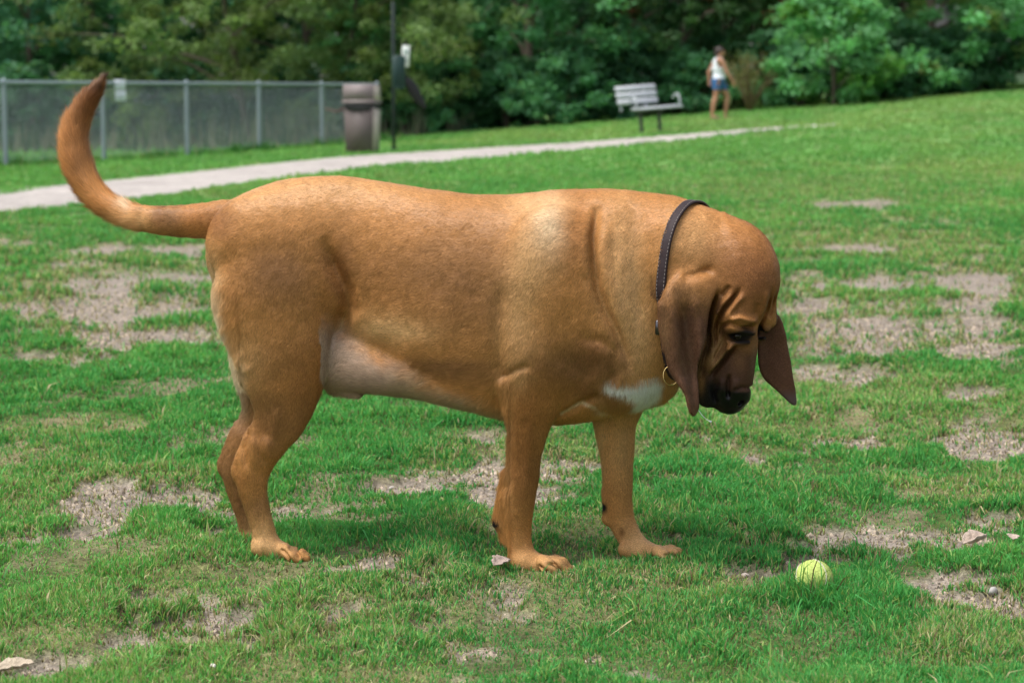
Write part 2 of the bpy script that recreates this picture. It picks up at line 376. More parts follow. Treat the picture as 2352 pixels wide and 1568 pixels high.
# ------------------------------------------------------------------ signed distance modelling: one continuous surface per body
class SDF:
    def __init__(s): s.ops = []
    def cone(s, a, b, ra, rb, ky=1.0, k=20.0, sub=False):
        a = np.array(a, float); b = np.array(b, float); R = max(ra, rb)
        lo = np.minimum(a, b) - R - 2.2 * k; hi = np.maximum(a, b) + R + 2.2 * k
        ab = b - a; L = ab @ ab + 1e-9
        def f(P):
            v = P - a; h = np.clip(v @ ab / L, 0, 1); v = v - h[:, None] * ab
            v[:, 1] /= ky
            return (np.sqrt((v * v).sum(1)) - (ra + (rb - ra) * h)) * (ky ** .35)
        s.ops.append(('sub' if sub else 'uni', f, lo, hi, k))
    def chain(s, pts, ky=1.0, k=14.0, kin=5.0, slim=0.0):
        L = [(np.asarray(p, float), r) for p, r in pts]; n = len(L); fine = []
        for i in range(n - 1):                                # round the chain off with a spline
            a, b, c, d = (np.append(*L[max(i - 1, 0)]), np.append(*L[i]), np.append(*L[i + 1]), np.append(*L[min(i + 2, n - 1)]))
            for f in (0, .25, .5, .75): fine.append(.5 * (2 * b + (c - a) * f + (2 * a - 5 * b + 4 * c - d) * f * f + (3 * b - a - 3 * c + d) * f ** 3))
        fine.append(np.append(*L[-1])); pts = [(q[:3], q[3]) for q in fine] if n < 20 else pts
        g = SDF()
        for p, q in zip(pts[:-1], pts[1:]): g.cone(p[0], q[0], p[1] - slim, q[1] - slim, ky, kin)
        A = np.array([p[0] for p in pts]); R = max(p[1] for p in pts) + 2.2 * k
        s.ops.append(('uni', g, A.min(0) - R, A.max(0) + R, k))
    def ell(s, c, r, k=20.0, R=None, sub=False):
        c = np.array(c, float); r = np.array(r, float); m = r.max() + 2.2 * k
        def f(P):
            v = P - c
            if R is not None: v = v @ np.asarray(R).T       # rows of R are the local axes
            k0 = np.sqrt(((v / r) ** 2).sum(1)); k1 = np.sqrt(((v / r ** 2) ** 2).sum(1)) + 1e-9
            return k0 * (k0 - 1) / k1
        s.ops.append(('sub' if sub else 'uni', f, c - m, c + m, k))
    def loft(s, X, YCn, ZC, H, Wd, k=30.0, e=2.0):
        lo = np.array([X[0] - 60, min(np.array(YCn) - Wd) - 70, min(np.array(ZC) - H) - 70]); hi = np.array([X[-1] + 60, max(np.array(YCn) + Wd) + 70, max(np.array(ZC) + H) + 70])
        def f(P):
            x = P[:, 0]; h = np.interp(x, X, H); w = np.interp(x, X, Wd); yc = np.interp(x, X, YCn); zc = np.interp(x, X, ZC)
            a = np.abs(P[:, 1] - yc) / w; b = np.abs(P[:, 2] - zc) / h
            k0 = (a ** e + b ** e) ** (1 / e) + 1e-9; k1 = np.sqrt((a / w) ** 2 + (b / h) ** 2) + 1e-9
            d = k0 * (k0 - 1) / k1
            d = np.maximum(d, -np.minimum(w, h))
            return np.maximum(d, np.maximum(X[0] - x, x - X[-1]))
        s.ops.append(('uni', f, lo, hi, k))
    def slab(s, O, ex, ey, poly, t, r, bend=None, k=8.0):
        """rounded plate with outline poly (2D in ex,ey) and half thickness t"""
        O = np.array(O, float); ex = np.array(ex, float); ey = np.array(ey, float); n = np.cross(ex, ey); poly = np.array(poly, float)
        # smooth the outline
        for _ in range(2):
            a = poly; b = np.roll(poly, -1, 0); poly = np.stack([.75 * a + .25 * b, .25 * a + .75 * b], 1).reshape(-1, 2)
        W3 = O + poly[:, :1] * ex + poly[:, 1:] * ey; lo = W3.min(0) - 60; hi = W3.max(0) + 60
        def f(P):
            v = P - O; u = v @ ex; w = v @ ey; z = v @ n
            if bend is not None: z = z - bend(u, w)
            d2 = np.full(len(P), 1e9); ins = np.zeros(len(P), bool)
            for p, q in zip(poly, np.roll(poly, -1, 0)):
                e = q - p; du = u - p[0]; dw = w - p[1]; h = np.clip((du * e[0] + dw * e[1]) / (e @ e + 1e-9), 0, 1)
                d2 = np.minimum(d2, (du - h * e[0]) ** 2 + (dw - h * e[1]) ** 2)
                c = (p[1] > w) != (q[1] > w)
                xi = (q[0] - p[0]) * (w - p[1]) / (q[1] - p[1] + 1e-12) + p[0]
                ins ^= c & (u < xi)
            sd = np.where(ins, -1, 1) * np.sqrt(d2)
            a = sd + r; b = np.abs(z) - t + r
            return np.minimum(np.maximum(a, b), 0) + np.sqrt(np.maximum(a, 0) ** 2 + np.maximum(b, 0) ** 2) - r
        s.ops.append(('uni', f, lo, hi, k))
    def groove(s, pts, width, depth, side=None, dirv=(0, 1, 0)):
        """crease (depth > 0) or ridge (depth < 0) along a polyline, seen along dirv"""
        pts = np.array(pts, float); dirv = np.array(dirv, float)
        if side is None: side = (-1e9, 1e9)
        lo = pts.min(0) - 3 * width; hi = pts.max(0) + 3 * width; lo[1], hi[1] = side
        pp = pts - np.outer(pts @ dirv, dirv); n = len(pp)
        def f(P):
            Q = P - np.outer(P @ dirv, dirv); d2 = np.full(len(P), 1e9); tt = np.zeros(len(P))
            for i in range(n - 1):
                a, b = pp[i], pp[i + 1]; e = b - a; h = np.clip((Q - a) @ e / (e @ e + 1e-9), 0, 1)
                dd = ((Q - a - h[:, None] * e) ** 2).sum(1); m = dd < d2; d2 = np.where(m, dd, d2); tt = np.where(m, (i + h) / (n - 1), tt)
            fade = np.clip(np.minimum(tt, 1 - tt) * 5 + .05, 0, 1)
            return depth * fade * np.exp(-d2 / (width * width))
        s.ops.append(('disp', f, lo, hi, 0))
    def disp(s, f, lo, hi): s.ops.append(('disp', f, np.array(lo, float), np.array(hi, float), 0))
    def __call__(s, P):
        d = np.full(len(P), 200.0)
        blo = P.min(0); bhi = P.max(0)
        for kind, f, lo, hi, k in s.ops:
            if (blo > hi).any() or (bhi < lo).any(): continue
            m = np.nonzero(((P > lo) & (P < hi)).all(1))[0]
            if len(m) == 0: continue
            v = f(P[m]); c = d[m]
            if kind == 'uni':
                h = np.maximum(k - np.abs(c - v), 0) / k; d[m] = np.minimum(c, v) - h * h * h * k / 6
            elif kind == 'sub':
                v = -v; h = np.maximum(k - np.abs(c - v), 0) / k; d[m] = np.maximum(c, v) + h * h * h * k / 6
            else: d[m] = c + v
        return d
def extract(F, lo, hi, h, coarse=6, relax=1):
    """surface nets over a sparse grid"""
    lo = np.array(lo, float); n = (np.ceil((np.array(hi) - lo) / h / coarse).astype(int)) * coarse
    nc = n // coarse + 1
    ax = [lo[i] + np.arange(nc[i]) * h * coarse for i in range(3)]
    G3 = np.stack(np.meshgrid(*ax, indexing='ij'), -1).reshape(-1, 3); dc = np.empty(len(G3))
    for s in range(0, len(G3), 60000): dc[s:s + 60000] = F(G3[s:s + 60000])
    dc = dc.reshape(nc); c8 = np.stack([dc[i:nc[0] - 1 + i, j:nc[1] - 1 + j, k:nc[2] - 1 + k] for i in (0, 1) for j in (0, 1) for k in (0, 1)])
    act = (np.abs(c8).min(0) < h * coarse * 1.5) | ((c8.min(0) < 0) & (c8.max(0) > 0))
    D = np.repeat(np.repeat(np.repeat(np.where(c8[0] < 0, -50., 50.).astype(np.float32), coarse, 0), coarse, 1), coarse, 2)
    B = np.argwhere(act); off = np.stack(np.meshgrid(*[np.arange(coarse)] * 3, indexing='ij'), -1).reshape(-1, 3)
    o = np.lexsort((B[:, 1], B[:, 2] // 3, B[:, 0] // 3)); B = B[o]
    for s in range(0, len(B), 240):
        b = B[s:s + 240]; I = (b[:, None, :] * coarse + off[None]).reshape(-1, 3)
        D[I[:, 0], I[:, 1], I[:, 2]] = F(lo + I * h)
    neg = D < 0
    cnt = sum(neg[i:n[0] - 1 + i, j:n[1] - 1 + j, k:n[2] - 1 + k].astype(np.int8) for i in (0, 1) for j in (0, 1) for k in (0, 1))
    cells = np.argwhere((cnt > 0) & (cnt < 8)); vid = np.full(np.array(n) - 1, -1, np.int32); vid[tuple(cells.T)] = np.arange(len(cells))
    acc = np.zeros((len(cells), 3)); w = np.zeros(len(cells))
    cor = np.array([(i, j, k) for i in (0, 1) for j in (0, 1) for k in (0, 1)])
    dv = [D[cells[:, 0] + c[0], cells[:, 1] + c[1], cells[:, 2] + c[2]].astype(float) for c in cor]
    for a in range(8):
        for b in range(a + 1, 8):
            if np.abs(cor[a] - cor[b]).sum() == 1:
                m = (dv[a] < 0) != (dv[b] < 0); t = dv[a] / np.where(m, dv[a] - dv[b], 1)
                acc += np.where(m[:, None], cor[a] + t[:, None] * (cor[b] - cor[a]), 0); w += m
    V = lo + (cells + acc / w[:, None]) * h
    Q = []
    for axn in range(3):
        e = [0, 0, 0]; e[axn] = 1; sl0 = tuple(slice(0, n[i] - e[i]) for i in range(3)); sl1 = tuple(slice(e[i], n[i]) for i in range(3))
        ch = np.argwhere(neg[sl0] != neg[sl1]); o1, o2 = [i for i in range(3) if i != axn]
        ch = ch[(ch[:, o1] > 0) & (ch[:, o2] > 0) & (ch < np.array(n) - 1).all(1)]
        q = []
        for (i, j) in ((0, 0), (1, 0), (1, 1), (0, 1)):
            c = ch.copy(); c[:, o1] -= i; c[:, o2] -= j; q.append(vid[c[:, 0], c[:, 1], c[:, 2]])
        q = np.stack(q, 1); fl = neg[ch[:, 0], ch[:, 1], ch[:, 2]]
        if axn == 1: fl = ~fl
        q = np.where(fl[:, None], q, q[:, ::-1]); Q.append(q)
    Q = np.concatenate(Q); Q = Q[(Q >= 0).all(1)]
    for _ in range(relax):                                   # light smoothing
        s = np.zeros_like(V); c = np.zeros(len(V))
        for i in range(4):
            a, b = Q[:, i], Q[:, (i + 1) % 4]
            for ax_ in range(3): s[:, ax_] += np.bincount(a, V[b, ax_], len(V)) + np.bincount(b, V[a, ax_], len(V))
            c += np.bincount(a, minlength=len(V)) + np.bincount(b, minlength=len(V))
        V = V * .5 + .5 * s / np.maximum(c, 1)[:, None]
    return V, Q
def vnormals(V, Q):
    n = np.cross(V[Q[:, 2]] - V[Q[:, 0]], V[Q[:, 3]] - V[Q[:, 1]]); N = np.zeros_like(V)
    for i in range(4):
        for a in range(3): N[:, a] += np.bincount(Q[:, i], n[:, a], len(V))
    return N / (np.linalg.norm(N, axis=1)[:, None] + 1e-12)
# ------------------------------------------------------------------ the dog (units of 1/1296 m while modelling)
K = 1296.0
def YC(px): return 3.665 - (px - 550) * (0.125 / 950)
def C(px, py, d=0.0): return U(px, py, YC(px) + d / K) * K
dog = SDF()
top = np.array([(480,560),(500,492),(530,462),(560,444),(600,427),(660,411),(720,405),(790,405),(860,414),(940,427),(1020,440),(1100,449),(1160,449),(1220,443),(1280,437),(1340,433),(1400,433),(1460,438),(1520,449),(1580,466),(1620,480),(1660,500)], float)
bot = np.array([(480,620),(500,700),(530,760),(600,790),(700,790),(780,770),(850,810),(950,868),(1050,925),(1150,952),(1200,965),(1270,975),(1340,970),(1400,958),(1465,938),(1530,905),(1570,870),(1600,800),(1660,700)], float)
wid = np.array([(480,35),(520,75),(580,112),(680,120),(780,108),(850,114),(950,144),(1050,163),(1150,168),(1250,166),(1330,158),(1400,145),(1480,122),(1560,104),(1620,85),(1660,60)], float)
px_s = np.linspace(480, 1655, 60)
def stations(top, bot, wid, xs, dy=0):
    T = np.array([C(x, np.interp(x, top[:, 0], top[:, 1])) for x in xs]); B = np.array([C(x, np.interp(x, bot[:, 0], bot[:, 1])) for x in xs])
    W = np.interp(xs, wid[:, 0], wid[:, 1]); sm = np.array([.25, .5, .25])
    def s3(a):
        for _ in range(3): a = np.r_[a[0], np.convolve(a, sm, 'valid'), a[-1]]
        return a
    zc = s3((T[:, 2] + B[:, 2]) / 2); H = s3((T[:, 2] - B[:, 2]) / 2)
    return T[:, 0], T[:, 1], zc, H, s3(W)
dog.loft(*stations(top, bot, wid, px_s), k=30, e=2.15)
# belly between the flanks
tb = np.array([(700,740),(800,740),(1000,800),(1200,850)], float)
bb = np.array([(700,860),(745,893),(850,903),(950,912),(1050,936),(1150,958),(1200,968)], float)
wb = np.array([(700,50),(800,78),(1000,95),(1200,100)], float)
dog.loft(*stations(tb, bb, wb, np.linspace(705, 1195, 30)), k=22, e=2.0)
dog.cone(C(770, 885, -8), C(822, 905, -8), 17, 10, .8, 22)
# rump and thighs
for sgn in (-1, 1):
    o = -1 if sgn < 0 else 1
    sx, sy = (2, 0) if sgn < 0 else (-30, -14)
    q = lambda x, y, d: C(x + sx * np.clip((y - 700) / 300, 0, 1), y + sy * np.clip((y - 700) / 300, 0, 1), sgn * d)
    dog.ell(C(600, 560, sgn * 52), (128, 78, 120), 40)
    dog.ell(C(628, 690, sgn * 76), (142, 72, 165), 24)
    dog.chain([(q(622, 640, 72), 116), (q(640, 760, 82), 124), (q(645, 835, 82), 112), (q(650, 900, 80), 88), (q(641, 960, 82), 66), (q(604, 1020, 82), 53),
               (q(582, 1060, 80), 50)], ky=.52, k=22, slim=6)
    dog.chain([(q(606, 1020, 82), 50), (q(585, 1060, 80), 42), (q(577, 1095, 79), 40), (q(578, 1130, 78), 35), (q(592, 1180, 76), 30), (q(605, 1225, 75), 30), (q(612, 1250, 75), 32)], ky=.78, k=12, slim=3)
    dog.ell(q(546, 1084, 80), (17, 15, 28), 12)                  # hock point
    dog.cone(q(575, 985, 82), q(545, 1075, 80), 8, 12, .8, 12)  # tendon above the hock
    dog.cone(q(606, 1255, 75), q(655, 1272, 72), 32, 24, 1.0, 14)
    for i, (tx, ty, td) in enumerate(((684, 1268, 46), (698, 1275, 66), (696, 1279, 88), (678, 1280, 107))):
        dog.cone(q(650, 1262, 75 + (td - 75) * .5), q(tx - 8, ty - 3, td), 15, 14, 1.0, 7)
        dog.cone(q(tx - 8, ty - 3, td), q(tx + 4, ty + 3, td), 14, 11, 1.0, 4)
# shoulders and fore legs
for sgn in (-1, 1):
    dog.ell(C(1270, 640, sgn * 112), (108, 64, 165), 44)
    dog.ell(C(1245, 800, sgn * 114), (98, 58, 105), 34)
    dog.ell(C(1420, 800, sgn * 70), (100, 60, 110), 50)
dog.ell(C(1440, 860, 0), (95, 110, 78), 40)                      # breast
dog.cone(C(1440, 800, 0), C(1520, 880, -5), 110, 40, .9, 40)
NL = [((1228, 850, -96), 92), ((1222, 905, -96), 76), ((1214, 960, -94), 58), ((1203, 1040, -90), 45), ((1199, 1100, -86), 43), ((1192, 1150, -84), 40), ((1189, 1200, -82), 35), ((1192, 1245, -82), 32), ((1200, 1282, -82), 33)]
dog.chain([(C(*a), r) for a, r in NL], ky=.74, k=18, slim=4)
dog.ell(C(1184, 868, -102), (42, 34, 46), 24)                    # elbow
dog.cone(C(1168, 1090, -82), C(1146, 1200, -80), 18, 17, .8, 16) # carpal pad ridge
dog.cone(C(1150, 1195, -82), C(1160, 1235, -82), 16, 14, .8, 12)
def forepaw(cx, cy, d, sc=1.0, up=0):
    dog.cone(C(cx, cy, d), C(cx + 48, cy + 14, d), 33 * sc, 26 * sc, 1.0, 16)
    for (tx, ty, td) in ((66, 15, -40), (88, 15, -15), (98, 11, 12), (84, 6, 38)):
        dog.cone(C(cx + 42, cy - 2, d + td * .6), C(cx + tx - 12, cy + ty - 6, d + td), 15 * sc, 18 * sc, 1.0, 3)
        dog.cone(C(cx + tx - 12, cy + ty - 6, d + td), C(cx + tx + 5, cy + ty + 6, d + td), 18 * sc, 12 * sc, 1.0, 3)
forepaw(1204, 1290, -82)
FL = [((1420, 880, 78), 84), ((1412, 960, 80), 56), ((1414, 1010, 80), 47), ((1417, 1060, 80), 41), ((1419, 1110, 80), 37), ((1420, 1150, 79), 35), ((1428, 1195, 78), 33), ((1446, 1232, 76), 31), ((1464, 1262, 74), 32)]
dog.chain([(C(*a), r) for a, r in FL], ky=.78, k=18, slim=3)
dog.cone(C(1400, 1130, 76), C(1396, 1192, 74), 17, 15, .8, 14)
dog.ell(C(1436, 1262, 50), (16, 14, 18), 10)
forepaw(1468, 1268, 68)
# tail
TL = [((570, 514), 56), ((520, 505), 50), ((470, 507), 44), ((400, 508), 37), ((345, 504), 33), ((285, 490), 32), ((235, 462), 34), ((202, 425), 37), ((182, 385), 38), ((170, 340), 37), ((172, 297), 34), ((186, 262), 28), ((206, 228), 22), ((223, 204), 15), ((233, 190), 8), ((237, 178), 3)]
def smooth_chain(L, n):
    a = np.array([[p[0], p[1], r] for p, r in L]); t = np.arange(len(a)); tt = np.linspace(0, len(a) - 1, n)
    out = []
    for s in tt:
        i = int(min(max(math.floor(s), 0), len(a) - 2)); f = s - i; p0, p1, p2, p3 = a[max(i - 1, 0)], a[i], a[i + 1], a[min(i + 2, len(a) - 1)]
        out.append(.5 * (2 * p1 + (p2 - p0) * f + (2 * p0 - 5 * p1 + 4 * p2 - p3) * f * f + (3 * p1 - p0 - 3 * p2 + p3) * f ** 3))
    return out
TC = smooth_chain(TL, 40)
dog.chain([(C(x, y, 0), r * (.84 if x < 330 else .95)) for x, y, r in TC], ky=.85, k=10)

# ---- head: local frame, u = dorsal (front of face), m = towards the nose, l = the dog's right side (near the camera)
HA = math.radians(33)
H0 = C(1728, 765, 0); H0[1] = YC(1580) * K - 62
tl = .10
Um = np.array([math.cos(HA) * math.cos(tl), -math.sin(HA) * math.cos(tl), -math.sin(tl) * 1.0]); Um /= np.linalg.norm(Um)
Lm = np.array([-math.sin(HA), -math.cos(HA), 0.0])
Mm = np.cross(Lm, Um); Mm = Mm if Mm[2] < 0 else -Mm
RH = np.stack([Um, Mm, Lm])
def Hp(u, m, l=0.0): return H0 + u * Um + m * Mm + l * Lm
def hell(c, r, k=20, sub=False): dog.ell(Hp(*c), r, k, RH, sub)
def hcone(a, b, ra, rb, k=16, sub=False): dog.cone(Hp(*a), Hp(*b), ra, rb, 1.0, k, sub)
dog.cone(C(1545, 600, -10), Hp(-100, -150, 0), 138, 106, .82, 50)
hell((-70, -126, 0), (112, 114, 92), 40)            # cranium
hell((-120, -90, 0), (105, 120, 88), 40)            # back of the skull and loose neck skin
hell((-48, -60, 0), (58, 70, 74), 30)               # forehead
hcone((-30, -75, 34), (-20, -30, 58), 40, 26, 40)   # brows
hcone((-24, -85, -34), (-2, -34, -52), 42, 28, 40)
hcone((-55, -20, 0), (-46, 150, 0), 55, 42, 26)     # muzzle core
hcone((-22, 0, 0), (-22, 135, 0), 30, 24, 16)       # bridge
hcone((-30, 10, 0), (-28, 130, 0), 34, 31, 16)
hell((-86, 70, 30), (44, 105, 30), 26)              # cheeks
hell((-86, 70, -30), (44, 105, 30), 26)
hell((-66, 120, 26), (48, 50, 26), 18); hell((-66, 120, -26), (48, 50, 26), 18)   # flews
hell((-92, 142, 25), (30, 38, 20), 14); hell((-92, 142, -25), (30, 38, 20), 14)
hell((-100, 20, 48), (40, 80, 30), 26); hell((-100, 20, -48), (40, 80, 30), 26)   # jowl skin below the eye
hell((-24, 146, 0), (29, 21, 27), 8)                # nose leather
hell((-10, 156, 15), (9, 9, 6), 5, True); hell((-10, 156, -15), (9, 9, 6), 5, True)  # nostrils
# eye sockets
for s in (1, -1):
    hell((-4, 3, 60 * s), (30, 14, 17), 8, True)
    hcone((-46, -12, 70 * s), (-12, -19, 60 * s), 9, 11, 8); hcone((-12, -19, 60 * s), (12, -12, 36 * s), 11, 9, 8)     # upper lid roll
    hcone((-46, 12, 68 * s), (-20, 19, 60 * s), 6, 6, 9); hcone((-20, 19, 60 * s), (6, 12, 42 * s), 6, 6, 9)         # lower lid
# ears
yE = YC(1560) * K
def P2(px, py, Y): return U(px, py, Y / K) * K
E0 = P2(1565, 690, yE - 132)
ear = [(1556,640),(1600,640),(1640,662),(1640,720),(1624,770),(1607,820),(1602,870),(1604,915),(1604,942),(1592,957),(1578,945),(1572,925),(1568,900),(1546,870),(1532,840),(1522,790),(1511,755),(1510,715),(1522,672)]
pe = [((P2(x, y, yE - 132) - E0)[0], (P2(x, y, yE - 132) - E0)[2]) for x, y in ear]
def bend_near(u, w):  # u right, w up ; the plate normal points to -y... positive z = away from the body
    s = .14 * w
    return (15 * np.exp(-((u + s + 26) / 16) ** 2) - 9 * np.exp(-((u + s - 2) / 13) ** 2) + 12 * np.exp(-((u + s - 30) / 14) ** 2)) * sstep(60, -30, w) + 16 * sstep(-150, -250, w) - 26 * sstep(-10, 60, w) * sstep(-60, 80, u)
exn = np.array([1., .10, 0]); exn /= np.linalg.norm(exn)
dog.slab(E0, exn, (0, 0, 1.), pe, 10.0, 9.0, bend_near, k=12)
dog.ell(P2(1585, 665, yE - 112), (62, 32, 46), 30)
dog.cone(P2(1524, 700, yE - 138), P2(1530, 800, yE - 134), 12, 8, 1.0, 10)               # ear root
yF = H0[1] + 62
F0 = P2(1780, 780, yF)
far = [(1750,712),(1784,716),(1800,745),(1811,800),(1822,865),(1833,925),(1826,934),(1812,925),(1785,898),(1745,862),(1738,800),(1745,730)]
pf = [((P2(x, y, yF) - F0)[0], (P2(x, y, yF) - F0)[2]) for x, y in far]
dog.slab(F0, (1., 0, 0), (0, 0, 1.), pf, 7.0, 6.0, lambda u, w: 6 * np.sin(u * .06), k=10)
# ---- folds and creases
for L in ([(1236,1284),(1256,1300),(1268,1322)], [(1252,1280),(1276,1290),(1292,1312)], [(1500,1264),(1522,1276),(1536,1302)], [(1516,1258),(1542,1268),(1560,1292)], [(646,1254),(664,1266),(678,1286)], [(662,1252),(682,1262),(694,1278)]):
    dog.groove([C(x, y, -80 if x < 1400 else 80) for x, y in L], 4.0, 8, (-1e6, 1e6))
NEAR = (YC(1000) * K - 600, 0)
def gr(L, w, dp): dog.groove([C(x, y, -120) for x, y in L], w, dp, (-1e6, YC(sum(q[0] for q in L) / len(L)) * K - 22))
gr([(1384,470),(1374,490),(1364,540),(1365,600),(1374,660),(1392,710),(1420,765),(1440,820),(1446,860)], 11, 14)
gr([(1400,500),(1388,560),(1392,620),(1412,690),(1440,760)], 14, -5)
gr([(1352,500),(1342,560),(1346,640)], 20, -4)
gr([(1462,470),(1452,560),(1462,650),(1485,760)], 13, 3)
gr([(1420,560),(1428,660),(1450,740)], 12, -3)
gr([(740,540),(768,610),(795,668),(800,705),(786,735),(774,780)], 19, 27)
gr([(800,735),(835,735),(880,790)], 22, -5)
gr([(1152,640),(1146,740),(1148,820),(1152,870)], 16, 7)
gr([(1152,862),(1180,846),(1220,828)], 9, 8)
gr([(1330,770),(1380,778),(1410,800),(1416,850),(1396,885)], 13, 6)
gr([(1280,965),(1330,930),(1385,903)], 10, 7)
gr([(1250,812),(1320,830),(1370,860)], 26, 5)
gr([(1168,960),(1172,1040),(1172,1100),(1164,1140)], 8, 5)
gr([(1218,960),(1212,1060),(1206,1160)], 11, -3)
gr([(590,985),(594,1040),(610,1070)], 10, 5)
gr([(612,1000),(620,1060)], 9, -4)
gr([(574,985),(562,1030),(566,1080)], 7, 7)
gr([(640,930),(628,990),(622,1040)], 14, -4)
gr([(600,1105),(606,1180),(620,1230)], 9, -3)
gr([(490,700),(500,780),(530,830),(560,870)], 10, 5)
gr([(560,800),(548,830),(560,850),(590,838)], 9, -4)
gr([(560,900),(575,960)], 9, 4)
HN = (H0[1] - 220, H0[1] + 40)
def hg(L, w, dp): dog.groove([P2(x, y, H0[1]) for x, y in L], w, dp * 1.5, HN)
hg([(1645,660),(1634,690),(1627,716),(1624,756),(1629,783),(1619,820),(1612,870)], 5, 15)
hg([(1640,700),(1636,750),(1640,800),(1630,840)], 5, -5)
hg([(1694,655),(1682,674),(1658,704),(1645,736),(1641,760),(1643,783),(1638,812)], 4.6, 12)
hg([(1676,668),(1652,694),(1639,724)], 5, -5)
hg([(1704,668),(1674,702),(1660,726)], 7, -7)
hg([(1672,650),(1650,676)], 5, 5)
hg([(1650,784),(1655,762),(1656,744),(1670,735),(1692,744),(1722,750),(1736,744)], 5, 7)
hg([(1660,730),(1690,722),(1722,732),(1740,732)], 7, -8)
hg([(1690,786),(1680,800),(1663,824),(1644,848),(1630,870)], 5, 10)
hg([(1678,784),(1662,804),(1643,830),(1626,853)], 6, -9)
hg([(1664,770),(1652,800),(1636,826)], 4.5, 5)
hg([(1640,862),(1636,890),(1642,920)], 5, 4)
hg([(1674,856),(1671,885),(1672,916)], 4.5, 8)
hg([(1684,896),(1700,888),(1722,890),(1736,900)], 4, 4)
hg([(1650,868),(1640,900),(1646,930)], 5, 5)
hg([(1655,868),(1654,900)], 8, -4)
hg([(1690,868),(1690,892)], 8, -3)
hg([(1769,655),(1762,716),(1750,744),(1742,780)], 5, 8)
hg([(1780,668),(1776,705),(1768,735)], 4.5, 5)
hg([(1757,660),(1752,700),(1740,732)], 6, -3)
hg([(1733,690),(1728,720)], 7, 3)
hg([(1596,690),(1590,780),(1594,870)], 8, 2)
hg([(1560,760),(1556,820),(1566,870)], 8, 2)
hg([(1560,632),(1590,628),(1640,610)], 10, 5)
# mouth line under the flews and toe gaps come from the overlapping forms; gentle unevenness everywhere
def lumps(P):
    x, z = P[:, 0], P[:, 2]
    return (fbm(x / 55 + 3, z / 55 + P[:, 1] / 90, 301, 3) - .5) * 4.2 + (fbm(x / 18, z / 24 + P[:, 1] / 30, 302, 2) - .5) * 1.3
dog.disp(lumps, (-1e6,) * 3, (1e6,) * 3)

lo = np.array([C(100, 500)[0] - 20, YC(1500) * K - 250, -20.0]); hi = np.array([C(1860, 500)[0] + 20, YC(550) * K + 215, CAMZ * K + 90])
VOX = 2.8
DV, DQ = extract(dog, lo, hi, VOX)
DN = vnormals(DV, DQ)

